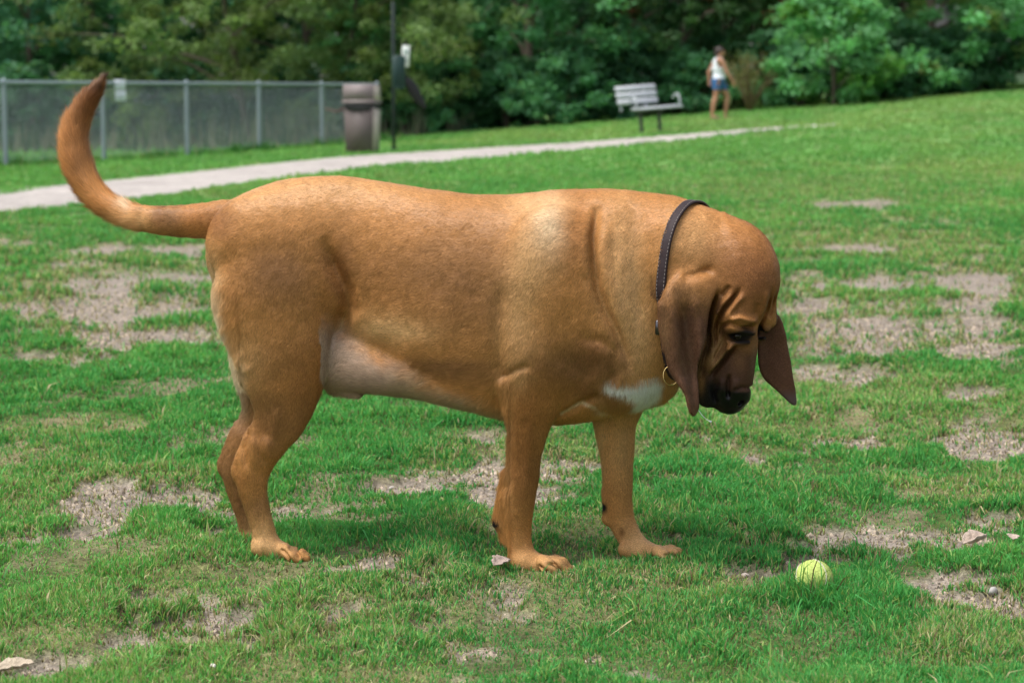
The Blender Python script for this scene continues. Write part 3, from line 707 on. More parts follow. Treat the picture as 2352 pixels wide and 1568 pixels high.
def side_px(W):
    """position on the animal in side view (survey units), from world metres"""
    Y0 = np.interp(W[:, 0], [-.80, -.60, -.50, -.40, .02, .40], [3.71, 3.68, 3.63, 3.56, 3.455, 3.43]); r = (W[:, 2] - CAMZ) / Y0; dz = (r * CP + SP) / (CP - r * SP); t = Y0 / (dz * SP + CP)
    return 1176 + FPX * W[:, 0] / t, 784 - FPX * dz
TAN = (.60, .280, .086); LIGHT = (.83, .52, .24); CREAM = (.93, .78, .54); BRN = (.19, .095, .040); RUST = (.44, .180, .050); DARKR = (.19, .072, .022)
EARC = (.155, .068, .037); BLK = (.007, .006, .006); WHT = (.86, .84, .80); BEL = (.50, .365, .27); MUZ = (.060, .025, .014)
COAT_AND_SHADE = [(1300,850,90,55,BRN,.45),(790,600,26,75,DARKR,.55),(748,800,20,90,RUST,.6),(705,930,26,60,BRN,.4),(1040,640,200,90,BRN,.15),(1010,850,120,22,BRN,.35),(1222,1080,24,110,BRN,.40),(1168,1040,10,110,LIGHT,.3),(1450,1100,14,120,BRN,.25),(640,620,70,60,BRN,.35),(860,620,60,50,RUST,.3),(900,700,60,40,RUST,.3),(905,760,90,22,LIGHT,.55),(1030,860,120,28,BRN,.45),(476,730,26,90,CREAM,.9),(500,830,22,60,CREAM,.8),(540,910,14,50,CREAM,.6),(620,985,30,50,RUST,.4),(1390,840,60,34,DARKR,.38),(1350,900,60,20,DARKR,.4),(1460,640,12,120,BRN,.35),(1430,700,12,60,BRN,.3),  # dark spots at flank crease and thigh front edge are painted shade
  # px, py, rx, ry, colour, strength
    (720,440,260,50,LIGHT,.45),(700,500,120,60,TAN,.4),(640,640,110,90,BRN,.22),(1000,600,240,120,BRN,.34),(1080,720,120,120,BRN,.28),(900,520,150,60,TAN,.4),
    (1264,515,38,62,CREAM,.42),(1235,470,80,30,LIGHT,.5),(1225,600,50,90,LIGHT,.55),(1195,740,45,110,LIGHT,.5),(1340,540,30,110,RUST,.45),(1300,700,80,80,TAN,.5),
    (1430,600,50,150,LIGHT,.5),(1470,760,45,120,LIGHT,.55),(1500,600,20,140,TAN,.5),(1600,550,60,50,LIGHT,.30),
    (1330,840,110,60,BRN,.42),(1370,810,50,40,DARKR,.3),(1240,900,80,60,RUST,.45),(1190,870,35,35,LIGHT,.35),(1220,940,60,60,RUST,.5),(1200,1060,55,120,DARKR,.42),(1215,1030,26,150,RUST,.5),
    (1420,920,60,40,DARKR,.4),(1435,1060,45,110,LIGHT,.30),(1385,1060,14,120,LIGHT,.5),(1425,1180,40,60,RUST,.3),(1510,1290,90,40,LIGHT,.6),(1250,1305,90,35,LIGHT,.45),
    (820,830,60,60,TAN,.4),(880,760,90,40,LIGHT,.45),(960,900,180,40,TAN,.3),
    (650,820,100,60,BRN,.25),(560,830,50,70,LIGHT,.40),(495,660,26,90,LIGHT,.5),(488,740,24,70,CREAM,.8),(505,800,22,60,CREAM,.8),(535,880,26,60,CREAM,.45),
    (690,900,50,80,RUST,.5),(720,860,35,80,RUST,.5),(760,690,35,110,RUST,.45),(600,930,50,50,BRN,.4),(640,990,60,60,BRN,.35),(590,1110,45,40,TAN,.4),(590,1160,35,30,BRN,.35),(610,1240,80,50,LIGHT,.65),(560,1090,30,30,RUST,.4),(510,1090,30,60,BRN,.3),(545,1180,18,60,DARKR,.5),
    (460,505,70,40,RUST,.75),(520,500,40,45,DARKR,.35),(395,500,35,35,BRN,.5),(370,490,14,35,DARKR,.45),(310,510,45,30,LIGHT,.5),(240,480,60,40,RUST,.3),(170,340,50,110,RUST,.7),(195,250,45,60,DARKR,.5),(190,380,30,60,BRN,.3),(215,225,34,36,DARKR,.7),(226,205,16,18,BLK,.6),(120,340,18,100,LIGHT,.5),(300,470,12,12,CREAM,.35),(236,182,14,14,BLK,1),
    (1700,610,110,90,RUST,.6),(1740,650,70,80,DARKR,.38),(1650,600,50,40,BRN,.25),(1600,520,50,60,LIGHT,.25),(1720,700,80,50,RUST,.55),(1575,690,60,40,TAN,.5)]
def coat(px, py, W, N):
    n = len(px); c = np.tile(np.array(TAN), (n, 1))
    ctr = lambda s, sc: (fbm(px / sc, py / sc, s, 3) - .5)
    wx = px + ctr(401, 40.) * 24; wy = py + ctr(402, 40.) * 24
    for (a, b, rx, ry, col, st) in COAT_AND_SHADE:
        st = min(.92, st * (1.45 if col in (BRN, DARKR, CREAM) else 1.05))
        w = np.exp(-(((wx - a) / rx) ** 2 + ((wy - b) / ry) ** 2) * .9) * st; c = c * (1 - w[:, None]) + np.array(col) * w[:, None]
    def mix(w, col):
        nonlocal c; c = c * (1 - w[:, None]) + np.array(col) * w[:, None]
    # hidden underside of the belly: thin pinkish grey hair
    belly = sstep(-26, 56, wy + ctr(420, 30.) * 50 - np.interp(wx, [740, 780, 850, 950, 1050, 1150, 1220], [742, 752, 806, 862, 915, 950, 960])) * (wx > 735) * (wx < 1200) * (wy < 985)
    q = C(900, 800)[1] / K; belly = belly * sstep(-.135, -.10, W[:, 1] - q)
    mix(belly * .9 * sstep(1230, 1080, wx), BEL); mix(belly * .8 * sstep(850, 1000, wx + (wy - 880)), (.46, .34, .19))
    # white blaze on the breast
    B = np.array([(1395, 885), (1430, 893), (1470, 900), (1505, 893), (1500, 915), (1478, 940)], float)
    d = np.full(n, 1e9)
    bx, by = wx * .4 + px * .6, wy * .4 + py * .6
    for (p0, p1, r0, r1) in ((B[0], B[1], 5, 10), (B[1], B[2], 10, 20), (B[2], B[3], 20, 18), (B[2], B[4], 20, 22), (B[4], B[5], 22, 14)):
        e_ = p1 - p0; h_ = np.clip(((bx - p0[0]) * e_[0] + (by - p0[1]) * e_[1]) / (e_ @ e_), 0, 1); d = np.minimum(d, np.hypot(bx - p0[0] - h_ * e_[0], by - p0[1] - h_ * e_[1]) - r0 - (r1 - r0) * h_)
    mix(sstep(12, -8, d) * (px > 1360) * (px < 1550), WHT)
    s = sstep(9, 0, np.abs(wy - np.interp(wx, [1290, 1340, 1400, 1465], [955, 928, 958, 950]))) * (wx > 1285) * (wx < 1400) * (py > 900) * (py < 965); mix(s * .5, CREAM)
    # head
    X = W * K - H0; u, m, l = X @ Um, X @ Mm, X @ Lm
    head = (px > 1600) & (py > 620) & (py < 970)
    hm = head * 1.0
    mix(hm * sstep(-30, 10, m) * .45, DARKR); mix(hm * sstep(8, 58, m) * .90, MUZ)
    mix(hm * np.clip(1.5 * np.exp(-(((px - 1640) / 42) ** 2 + ((py - 915) / 34) ** 2)), 0, 1) * .95, BLK)
    mix(hm * sstep(128, 134, m) * sstep(-52, -44, u) * .97, BLK); mix(hm * sstep(120, 150, m) * .9, BLK)
    mix(hm * np.clip(1.4 * np.exp(-(((px - 1650) / 12) ** 2 + ((py - 815) / 26) ** 2)), 0, 1) * .85, (.42, .22, .085))
    mix(hm * np.clip(1.4 * np.exp(-(((px - 1634) / 12) ** 2 + ((py - 842) / 15) ** 2)), 0, 1) * .8, (.42, .22, .085))
    for gx, gy in ((1660, 795), (1650, 812), (1638, 830)): mix(hm * np.clip(1.6 * np.exp(-(((px - gx) / 9) ** 2 + ((py - gy) / 13) ** 2)), 0, 1) * .9, (.52, .29, .115))
    mix(hm * np.exp(-(((px - 1618) / 8) ** 2 + ((py - 885) / 26) ** 2)) * .8, (.30, .15, .055))
    mix(hm * np.exp(-(((px - 1702) / 18) ** 2 + ((py - 835) / 24) ** 2)) * .75, (.25, .115, .05))
    mix(hm * np.exp(-(((px - 1740) / 9) ** 2 + ((py - 835) / 50) ** 2)) * .6, (.24, .13, .07))
    mix(hm * np.exp(-(((px - 1665) / 9) ** 2 + ((py - 765) / 18) ** 2)) * .6, (.20, .10, .04))
    mix((px > 1600) * np.exp(-(((px - 1735) / 75) ** 2 + ((py - 640) / 85) ** 2)) * .75, (.25, .100, .032))
    for s_ in (50, -50):
        mix(hm * np.clip(2.3 * np.exp(-(((u + 6) / 32) ** 2 + ((m + 1) / 17) ** 2 + ((l - s_) / 30) ** 2)), 0, 1) * .98, BLK)
    mix(hm * np.exp(-(((px - 1630) / 16) ** 2 + ((py - 760) / 55) ** 2)) * .85, (.075, .042, .03))
    mix(hm * np.exp(-(((px - 1660) / 40) ** 2 + ((py - 690) / 40) ** 2)) * .35, BRN)
    # ears
    e = (W[:, 1] * K < yE - 112) & (px > 1495) & (px < 1660) & (py > 630)
    ew = e * sstep(640, 735, py + ctr(405, 30.) * 60 - .35 * (px - 1560)); mix(ew * .95, EARC)
    mix(e * np.exp(-(((px - 1560) / 45) ** 2 + ((py - 665) / 26) ** 2)) * .5, (.36, .19, .09))
    mix(e * np.exp(-(((px - 1526) / 15) ** 2 + ((py - 750) / 62) ** 2)) * .75, (.36, .185, .08)); mix(e * np.exp(-(((px - 1580) / 22) ** 2 + ((py - 715) / 50) ** 2)) * .5, (.06, .035, .028))
    mix(e * np.exp(-(((py - 830) / 90) ** 2)) * .30, (.13, .075, .055))
    fe = ((W[:, 1] * K > yF - 14) & (px > 1735) & (py > 700)) | ((px > 1796) & (py > 700))
    mix(fe * .95, EARC); mix(fe * sstep(905, 940, py) * .6, (.16, .13, .14))
    far_leg_shade = (W[:, 1] * K > np.interp(px, [550, 700], [YC(600) * K + 20, YC(700) * K + 20])) & (px < 640) & (py > 900); mix(far_leg_shade * .5, BRN)  # far hind leg browned to stand in for the shade between the legs
    # pads, claws
    mix(np.clip(np.exp(-(((px - 1135) / 11) ** 2 + ((py - 1214) / 11) ** 2)) * 2, 0, 1) * (px < 1150), BLK)
    mix(np.clip(np.exp(-(((px - 1391) / 11) ** 2 + ((py - 1206) / 11) ** 2)) * 2, 0, 1) * (px < 1405), BLK)
    mix(np.exp(-(((px - 1438) / 8) ** 2 + ((py - 1262) / 10) ** 2)) * .8, DARKR)
    c = c * (1 + .16 * ctr(410, 26.) + .18 * ctr(411, 9.))[:, None]
    return np.clip(c, 0.004, .95)
FLOW = np.array([(600,440,-1,.25),(900,470,-1,.15),(1200,500,-1,.25),(640,560,-.7,.9),(640,700,-.35,1),(560,820,-.2,1),(700,850,-.2,1),(620,980,-.3,1),(590,1150,.1,1),(600,1240,.3,1),
    (960,620,-1,.35),(950,760,-1,.35),(1050,880,-1,.1),(850,860,-1,-.5),(1250,600,-.7,1),(1230,780,-.35,1),(1210,900,-.05,1),(1200,1100,0,1),(1250,1290,1,.4),(1430,1100,0,1),(1520,1280,1,.4),
    (1330,500,-.9,.5),(1440,560,-.6,1),(1460,740,-.35,1),(1450,880,.1,1),(1350,860,-.3,.8),(1560,500,-1,.45),(1600,600,-.9,.6),(1700,560,-1,.1),(1770,640,-.6,-.7),(1720,700,-.6,-.8),(1700,860,-.1,-1),(1650,800,-.6,.6),(1640,880,-.5,.7),
    (1560,720,0,1),(1560,850,.1,1),(1585,930,.1,1),(1780,800,.25,1),(1815,900,.3,1),(500,505,-1,.1),(400,505,-1,0),(320,500,-1,-.2),(240,470,-.9,-.7),(190,410,-.5,-1),(168,330,-.15,-1),(185,262,.3,-1),(222,210,.6,-1),(500,620,-.3,1),(480,740,-.1,1)], float)
def flow(px, py):
    f = np.zeros((len(px), 2)); ws = np.zeros(len(px))
    for a, b, x, y in FLOW:
        w = 1 / (((px - a) ** 2 + (py - b) ** 2) ** 1.25 + 400); L = math.hypot(x, y); f += w[:, None] * np.array([x / L, y / L]); ws += w
    return f / ws[:, None]

WV = DV / K
spx, spy = side_px(WV)
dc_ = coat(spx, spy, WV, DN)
root = thing("dog", C(900, 1290) / K * np.array([1, 1, 0]), 0, "large tan bloodhound standing on the turf, head lowered towards the tennis ball, tail curled up", "dog")
rloc = np.array(root.location)
X_ = DV - H0; nose_w = sstep(128, 134, X_ @ Mm) * sstep(-62, -50, X_ @ Um) * (spx > 1640)
skin = mat_attr("dog_coat", rough=.75, spec=.25)
nn = skin.node_tree; at = nn.nodes.new("ShaderNodeAttribute"); at.attribute_name = "wet"
mr = nn.nodes.new("ShaderNodeMapRange"); mr.inputs[3].default_value = .8; mr.inputs[4].default_value = .28
nn.links.new(at.outputs["Fac"], mr.inputs[0]); nn.links.new(mr.outputs[0], nn.nodes["Principled BSDF"].inputs["Roughness"])
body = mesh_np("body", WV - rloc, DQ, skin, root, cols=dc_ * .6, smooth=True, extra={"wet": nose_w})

# short fur: one slim tapering face per hair, all in one mesh
def fur():
    r = np.random.default_rng(11)
    N = 800000
    T = np.concatenate([DQ[:, [0, 1, 2]], DQ[:, [0, 2, 3]]]); A = WV[T]
    ar = np.linalg.norm(np.cross(A[:, 1] - A[:, 0], A[:, 2] - A[:, 0]), axis=1)
    fn = DN[T[:, 0]]; ar = ar * np.where(fn[:, 1] > .45, .12, 1.0)
    k = r.choice(len(T), N, p=ar / ar.sum()); a = r.random(N); b = r.random(N); fl = a + b > 1; a[fl] = 1 - a[fl]; b[fl] = 1 - b[fl]
    w0, w1, w2 = 1 - a - b, a, b; t = T[k]
    P = WV[t[:, 0]] * w0[:, None] + WV[t[:, 1]] * w1[:, None] + WV[t[:, 2]] * w2[:, None]
    n = DN[t[:, 0]] * w0[:, None] + DN[t[:, 1]] * w1[:, None] + DN[t[:, 2]] * w2[:, None]; n /= np.linalg.norm(n, axis=1)[:, None]
    px, py = side_px(P); f2 = flow(px, py)
    X = P * K - H0; um, mm = X @ Um, X @ Mm
    ok = ~((mm > 130) & (um > -50) & (px > 1640)) & (P[:, 2] > .006)
    ok &= ~(np.hypot(px - 1135, py - 1214) < 12) & ~(np.hypot(px - 1391, py - 1206) < 11)
    for s_ in (52, -52): ok &= ~(np.sqrt((um + 4) ** 2 / 900 + (mm - 2) ** 2 / 130 + (X @ Lm - s_) ** 2 / 400) < 1)
    P, n, px, py, f2 = P[ok], n[ok], px[ok], py[ok], f2[ok]; N = len(P)
    wv = (fbm(px / 14, py / 14, 501, 3) - .5) * 1.5
    ca, sa = np.cos(wv), np.sin(wv); f2 = np.stack([f2[:, 0] * ca - f2[:, 1] * sa, f2[:, 0] * sa + f2[:, 1] * ca], 1)
    f = np.stack([f2[:, 0], np.zeros(N), -f2[:, 1]], 1) + r.normal(0, .16, (N, 3))
    f -= n * (f * n).sum(1)[:, None]; f /= (np.linalg.norm(f, axis=1)[:, None] + 1e-9)
    L = np.full(N, .0054)
    L *= 1 - .62 * sstep(1560, 1640, px) * sstep(520, 620, py); L *= 1 - .5 * sstep(1600, 1640, px) * sstep(620, 680, py) * np.where((px < 1660) & (px > 1500) & (py > 650) & (P[:, 1] * K < yE - 100), .5, 1.0)
    L *= np.where(py > 1050, .75, 1.0) * np.where(py > 1240, .5, 1.0)
    tail = (px < 330); L = np.where(tail, .021, L)
    L = np.where((px < 560) & (py > 640) & (py < 960), .014, L)
    L = np.where((px > 730) & (px < 1170) & (py > 840), .013, L)
    L = np.where((px > 1380) & (px < 1540) & (py > 870) & (py < 960), .014, L)
    L = np.where((px < 246) & (py < 222), .016, L)
    L *= .6 + .8 * r.random(N)
    tiltv = (.20 + .22 * r.random(N)) * np.where(tail, 1.35, 1); fly = r.random(N) < .03; tiltv = np.where(fly, tiltv + .35, tiltv); L = np.where(fly, L * 1.35, L); d = f * np.cos(tiltv)[:, None] + n * np.sin(tiltv)[:, None]
    nt_ = n * np.cos(tiltv)[:, None] - f * np.sin(tiltv)[:, None]
    wdv = np.cross(d, nt_); wd = np.where(py > 1050, .00036, .00042) * (.7 + .6 * r.random(N))
    tip = P + d * L[:, None] - n * (L * .10)[:, None]
    V = np.stack([P - wdv * wd[:, None], P + wdv * wd[:, None], tip], 1).reshape(-1, 3)
    F = np.arange(3 * N).reshape(N, 3)
    g = np.cross(V[1::3] - V[0::3], V[2::3] - V[0::3]); bad = (g * n).sum(1) < 0; F[bad] = F[bad][:, ::-1]
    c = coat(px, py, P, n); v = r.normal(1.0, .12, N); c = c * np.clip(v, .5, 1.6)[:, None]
    lt = r.random(N) < .10; c[lt] *= 1.3
    Cc = np.repeat(c, 3, 0).reshape(N, 3, 3); Cc[:, :2] *= .85; Cc[:, 2] *= 1.08
    nv = n + r.normal(0, .09, (N, 3)) + d * .12; nv /= np.linalg.norm(nv, axis=1)[:, None]
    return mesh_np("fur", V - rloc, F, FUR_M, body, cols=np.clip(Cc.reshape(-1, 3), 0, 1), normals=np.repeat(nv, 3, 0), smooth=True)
FUR_M = mat_attr("dog_fur", rough=.42, spec=.28)
fur()

# eyes
eye_m = mat_plain("dog_eye_dark", (.012, .007, .005), rough=.12, var=.3, spec=.5)
for s in (50, -50):
    m = MB(); c = Hp(-22, 1, s * .84) / K; r_ = 10.5 / K
    th = np.linspace(0, np.pi, 13); pts = [c + np.array([0, 0, r_ * math.cos(t)]) for t in th]
    m.tube(pts, [max(1e-5, r_ * math.sin(t)) for t in th], 20, cap=False)
    e = m.build("eye", eye_m, body, smooth=True)
    e.data.transform(__import__('mathutils').Matrix.Translation(-Vector(rloc)))

# collar: a leather band following the neck
lea = mat_plain("collar_leather", (.028, .018, .020), rough=.6, var=.25, scale=60, bump=.2, spec=.22)
thr = mat_plain("collar_thread", (.24, .21, .19), rough=.8); brass = mat_plain("brass", (.75, .55, .22), rough=.25, metal=1.0); steel = mat_plain("dark_steel", (.10, .10, .11), rough=.3, metal=1.0)
cA, cB = C(1602, 470, 0), C(1572, 890, 0)           # the band's plane: through the crest and, lower and further back, the throat
axis_in = np.array([.68, 1., 0]); axis_in /= np.linalg.norm(axis_in)
cen = C(1588, 660, -4)
pl_u = (cA - cB); pl_u[1] = 0; pl_u /= np.linalg.norm(pl_u); pl_n = np.cross(pl_u, axis_in)
ctr_s = []
for a in np.linspace(0, 2 * np.pi, 120, endpoint=False):
    dvec = math.cos(a) * pl_u + math.sin(a) * (-axis_in)
    tt = np.linspace(30, 330, 300); pts = cen + tt[:, None] * dvec
    v = dog(pts); neg = np.nonzero(v > 0)[0]; k = neg[0] if len(neg) else 200
    ctr_s.append(pts[k])
ctr_s = np.array(ctr_s)
for _ in range(3): ctr_s = .5 * ctr_s + .25 * (np.roll(ctr_s, 1, 0) + np.roll(ctr_s, -1, 0))
def band(off, half, thick, name, mat, par, shift=0.0):
    n = len(ctr_s); out = ctr_s - cen; out -= np.outer(out @ pl_n, pl_n); out /= np.linalg.norm(out, axis=1)[:, None]
    tan = np.roll(ctr_s, -1, 0) - np.roll(ctr_s, 1, 0); tan /= np.linalg.norm(tan, axis=1)[:, None]; wdt = np.cross(out, tan); wdt /= np.linalg.norm(wdt, axis=1)[:, None]
    prof = [(-half, off), (-half, off + thick), (-half * .8, off + thick * 1.25), (half * .8, off + thick * 1.25), (half, off + thick), (half, off)]
    V = np.stack([ctr_s + out * b + wdt * (a + shift) for a, b in prof], 1).reshape(-1, 3) / K
    q = len(prof); F = []
    for i in range(n):
        j = (i + 1) % n
        for a in range(q): b = (a + 1) % q; F.append((i * q + a, i * q + b, j * q + b, j * q + a))
    return mesh_np(name, V - rloc, np.array(F), mat, par, smooth=False), out, wdt
collar, OUT, WDT = band(2.0, 12.0, 4.0, "collar", lea, root)
st = MB()
for sh in (-9.0, 9.0):
    seg = []
    P_ = ctr_s + OUT * 7.6 + WDT * sh
    d_ = np.r_[0, np.cumsum(np.linalg.norm(np.diff(np.vstack([P_, P_[:1]]), axis=0), axis=1))]; PP = np.vstack([P_, P_[:1]])
    for s in np.arange(0, d_[-1] - 8, 8.5):
        a = np.array([np.interp(s, d_, PP[:, i]) for i in range(3)]); b = np.array([np.interp(s + 5.2, d_, PP[:, i]) for i in range(3)])
        st.tube([a / K - rloc, b / K - rloc], [.7 / K, .7 / K], 5)
st.build("stitching", thr, collar)
mb = MB(); rc = P2(1541, 862, yE - 108) / K - rloc
mb.tube([rc + np.array([math.cos(a) * 17, math.sin(a) * 4, math.sin(a) * 21]) / K for a in np.linspace(0, 2 * np.pi, 33)], 1.3 / K, 8)
mb.build("tag_ring", brass, collar, smooth=True)
mb = MB(); bc = P2(1513, 752, yE - 118) / K - rloc; mb.box(bc, (.012, .006, .026), bev=.002); mb.build("buckle", steel, collar)
# drool thread
dm = mat_plain("drool", (.8, .85, .85), rough=.08, var=.02); p0 = P2(1602, 938, H0[1] - 20) / K; p1 = P2(1633, 968, H0[1] - 20) / K
mb = MB(); L_ = [p0 * (1 - t) + p1 * t + np.array([0, 0, -.004]) * math.sin(math.pi * t) - rloc for t in np.linspace(0, 1, 10)]
mb.tube(L_ + [L_[-1] + np.array([0, 0, -.002])], [.0006] * 8 + [.001, .0022, .0005], 6); mb.build("drool_thread", dm, body, smooth=True)
# claws
cl = mat_plain("claw_horn", (.05, .04, .035), rough=.4); 
def claw(x, y, d, n=1):
    mb = MB(); a = C(x, y, d) / K - rloc; b = C(x + 8, y + 9, d) / K - rloc; mb.tube([a, (a + b) / 2 + np.array([.001, 0, .001]), b], [.0042, .0035, .001], 8); mb.build("claw", cl, body, smooth=True)
for (x0, y0, d0) in ((1204, 1290, -82), (1468, 1268, 68)):
    for (tx, ty, td) in ((66, 15, -40), (88, 15, -15), (98, 11, 12), (84, 6, 38)): claw(x0 + tx + 13, y0 + ty + 8, d0 + td)
# ------------------------------------------------------------------ trees and bushes
LEAF_M = mat_attr("leaves", rough=.6, spec=.25, trans=.38)
BARK_M = mat_plain("bark", (.11, .085, .065), rough=.9, var=.4, scale=8, bump=.5)
BARKP_M = mat_plain("pale_bark", (.26, .22, .18), rough=.9, var=.3, scale=8, bump=.5)
def rot_frames(n, r, up=.5):
    """random leaf directions: a normal leaning upwards and a length axis"""
    N = r.normal(0, 1, (n, 3)); N[:, 2] = np.abs(N[:, 2]) + up; N /= np.linalg.norm(N, axis=1)[:, None]
    A = r.normal(0, 1, (n, 3)); A[:, 2] -= .5; A -= N * (A * N).sum(1)[:, None]; A /= np.linalg.norm(A, axis=1)[:, None]
    return N, A, np.cross(N, A)
def leaf_mesh(P, col, size, r, asp=.55, up=.5):
    n = len(P); N, A, B = rot_frames(n, r, up); s = size * (.6 + .8 * r.random(n)); 
    a = A * s[:, None]; b = B * (s * asp * .5)[:, None]; dn = N * (s * .12)[:, None]
    V = np.stack([P, P + a * .45 + b + dn, P + a, P + a * .45 - b + dn], 1).reshape(-1, 3)
    k = np.arange(n) * 4; F = np.stack([k, k + 1, k + 2, k + 3], 1)
    return V, F, np.repeat(col, 4, 0)
def make_crown(seed, H, R, z0, n_cl, per, leaf, base, alt, altp=.15, shape=1.0, hole=.35, clr=.42):
    r = np.random.default_rng(seed); cs = []
    while len(cs) < n_cl:
        u = r.random(); z = z0 + (H - z0) * u ** .9
        rad = R * (math.sin(math.pi * min(1, .12 + .88 * u) ** .75) ** .6 + .10) * (shape if u < .4 else 1)
        a = r.random() * 2 * math.pi; rr = rad * (r.random() ** .42); x, y = rr * math.cos(a), rr * math.sin(a)
        if fbm(np.array([x * .8 + seed + y * .5]), np.array([z * .8 + y * .6]), seed, 3)[0] < hole: continue
        cs.append((x, y, z, rr / rad))
    cs = np.array(cs); n = n_cl * per; k = np.repeat(np.arange(n_cl), per)
    cr = clr * (.55 + .8 * r.random(n_cl))
    off = r.normal(0, 1, (n, 3)); off /= np.linalg.norm(off, axis=1)[:, None]; off *= (r.random(n) ** .5)[:, None] * cr[k][:, None]; off[:, 2] *= .6
    off[:, 2] -= (off[:, 0] ** 2 + off[:, 1] ** 2) * .25
    P = cs[k, :3] + off
    cb = np.array(base)[None] * (.72 + .62 * r.random(n_cl))[:, None]
    w = (r.random(n_cl) < altp); cb[w] = np.array(alt) * (.8 + .4 * r.random((w.sum(), 1)))
    c = cb[k] * (.75 + .5 * r.random(n))[:, None]; 
    yl = r.random(n) < .04; c[yl] = c[yl] * .5 + np.array([.13, .17, .03]) * .6
    return leaf_mesh(P, c, leaf, r, up=.7) + (cs,)
def tree_parts(seed, H, R, z0, leanx=0.0, trunk_r=.14, nlimb=9, cs=None):
    r = np.random.default_rng(seed + 900); m = MB()
    th = H * .78; pts = [np.array([leanx * (t ** 1.4) + .12 * math.sin(3 * t + seed), .1 * math.sin(2.3 * t + seed * 2), th * t - .15]) for t in np.linspace(0, 1, 9)]
    m.tube(pts, [trunk_r * (1.25 if i == 0 else 1 - .095 * i) for i in range(9)], 8)
    for q in range(nlimb):
        t = .18 + .72 * (q + r.random() * .6) / nlimb; i = t * 8; p0 = pts[int(i)] * (1 - i % 1) + pts[min(8, int(i) + 1)] * (i % 1)
        if cs is not None:
            d = np.abs(cs[:, 2] - (p0[2] + .8)) + r.random(len(cs)) * 1.2; e = cs[int(np.argmin(d)), :3]
        else: e = p0 + np.array([math.cos(q * 2.4), math.sin(q * 2.4), .6]) * R * .7
        L = [p0 * (1 - s) + e * s + np.array([0, 0, .25 * math.sin(math.pi * s)]) + r.normal(0, .04, 3) for s in np.linspace(0, 1, 6)]
        m.tube(L, np.linspace(trunk_r * .42, .012, 6), 6)
    return m
TREES = {}
def tree_proto(key, seed, H, R, z0, n_cl, per, leaf, base, alt, **kw):
    lean = kw.pop('lean', 0.0); bark = kw.pop('bark', BARK_M); tr = kw.pop('tr', .14)
    V, F, c, cs = make_crown(seed, H, R, z0, n_cl, per, leaf, base, alt, **kw)
    crown = mesh_np("crown", V, F, LEAF_M, cols=c); m = tree_parts(seed, H, R, z0, lean, tr, cs=cs)
    trunk = m.build("trunk", bark, smooth=True)
    TREES[key] = [crown, trunk, False]
def place_tree(name, key, px, Y, label, cat="tree", s=1.0, rz=0.0, group=None, sx=1.0, dz=0.0):
    X = (px - 1176) / FPX * Y; root = thing(name, (X, Y, float(terrain(X, Y)) - .05 + dz), rz, label, cat, group); root.scale = (s * sx, s * sx, s)
    P = TREES[key]
    for i in (0, 1):
        o = P[i] if not P[2] else P[i].copy()
        if P[2]: COL.objects.link(o)
        o.parent = root
    P[2] = True
    return root
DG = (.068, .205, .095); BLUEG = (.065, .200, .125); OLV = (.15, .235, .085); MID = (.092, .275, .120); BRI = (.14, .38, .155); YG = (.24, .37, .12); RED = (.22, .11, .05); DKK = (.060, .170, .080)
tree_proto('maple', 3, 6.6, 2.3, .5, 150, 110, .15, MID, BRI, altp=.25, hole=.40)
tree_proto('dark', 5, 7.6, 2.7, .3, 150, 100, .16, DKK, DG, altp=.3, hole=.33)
tree_proto('olive', 8, 6.4, 3.6, 1.1, 240, 120, .12, OLV, (.11, .16, .045), altp=.35, hole=.42, shape=1.25, lean=-.5, tr=.10)
tree_proto('blue', 11, 7.0, 2.6, .2, 150, 105, .15, BLUEG, DG, altp=.3, hole=.36)
tree_proto('sumac', 14, 3.4, 1.7, .25, 70, 120, .17, BRI, (.10, .27, .05), altp=.35, hole=.40, tr=.06)
tree_proto('rusty', 17, 5.6, 2.3, .6, 140, 100, .14, (.055, .13, .045), RED, altp=.17, hole=.42)
tree_proto('bright', 21, 5.4, 2.5, .3, 140, 115, .15, BRI, YG, altp=.18, hole=.38)
tree_proto('thin', 26, 8.0, 1.6, 2.3, 80, 80, .12, DG, OLV, altp=.3, hole=.40, bark=BARKP_M, tr=.11)
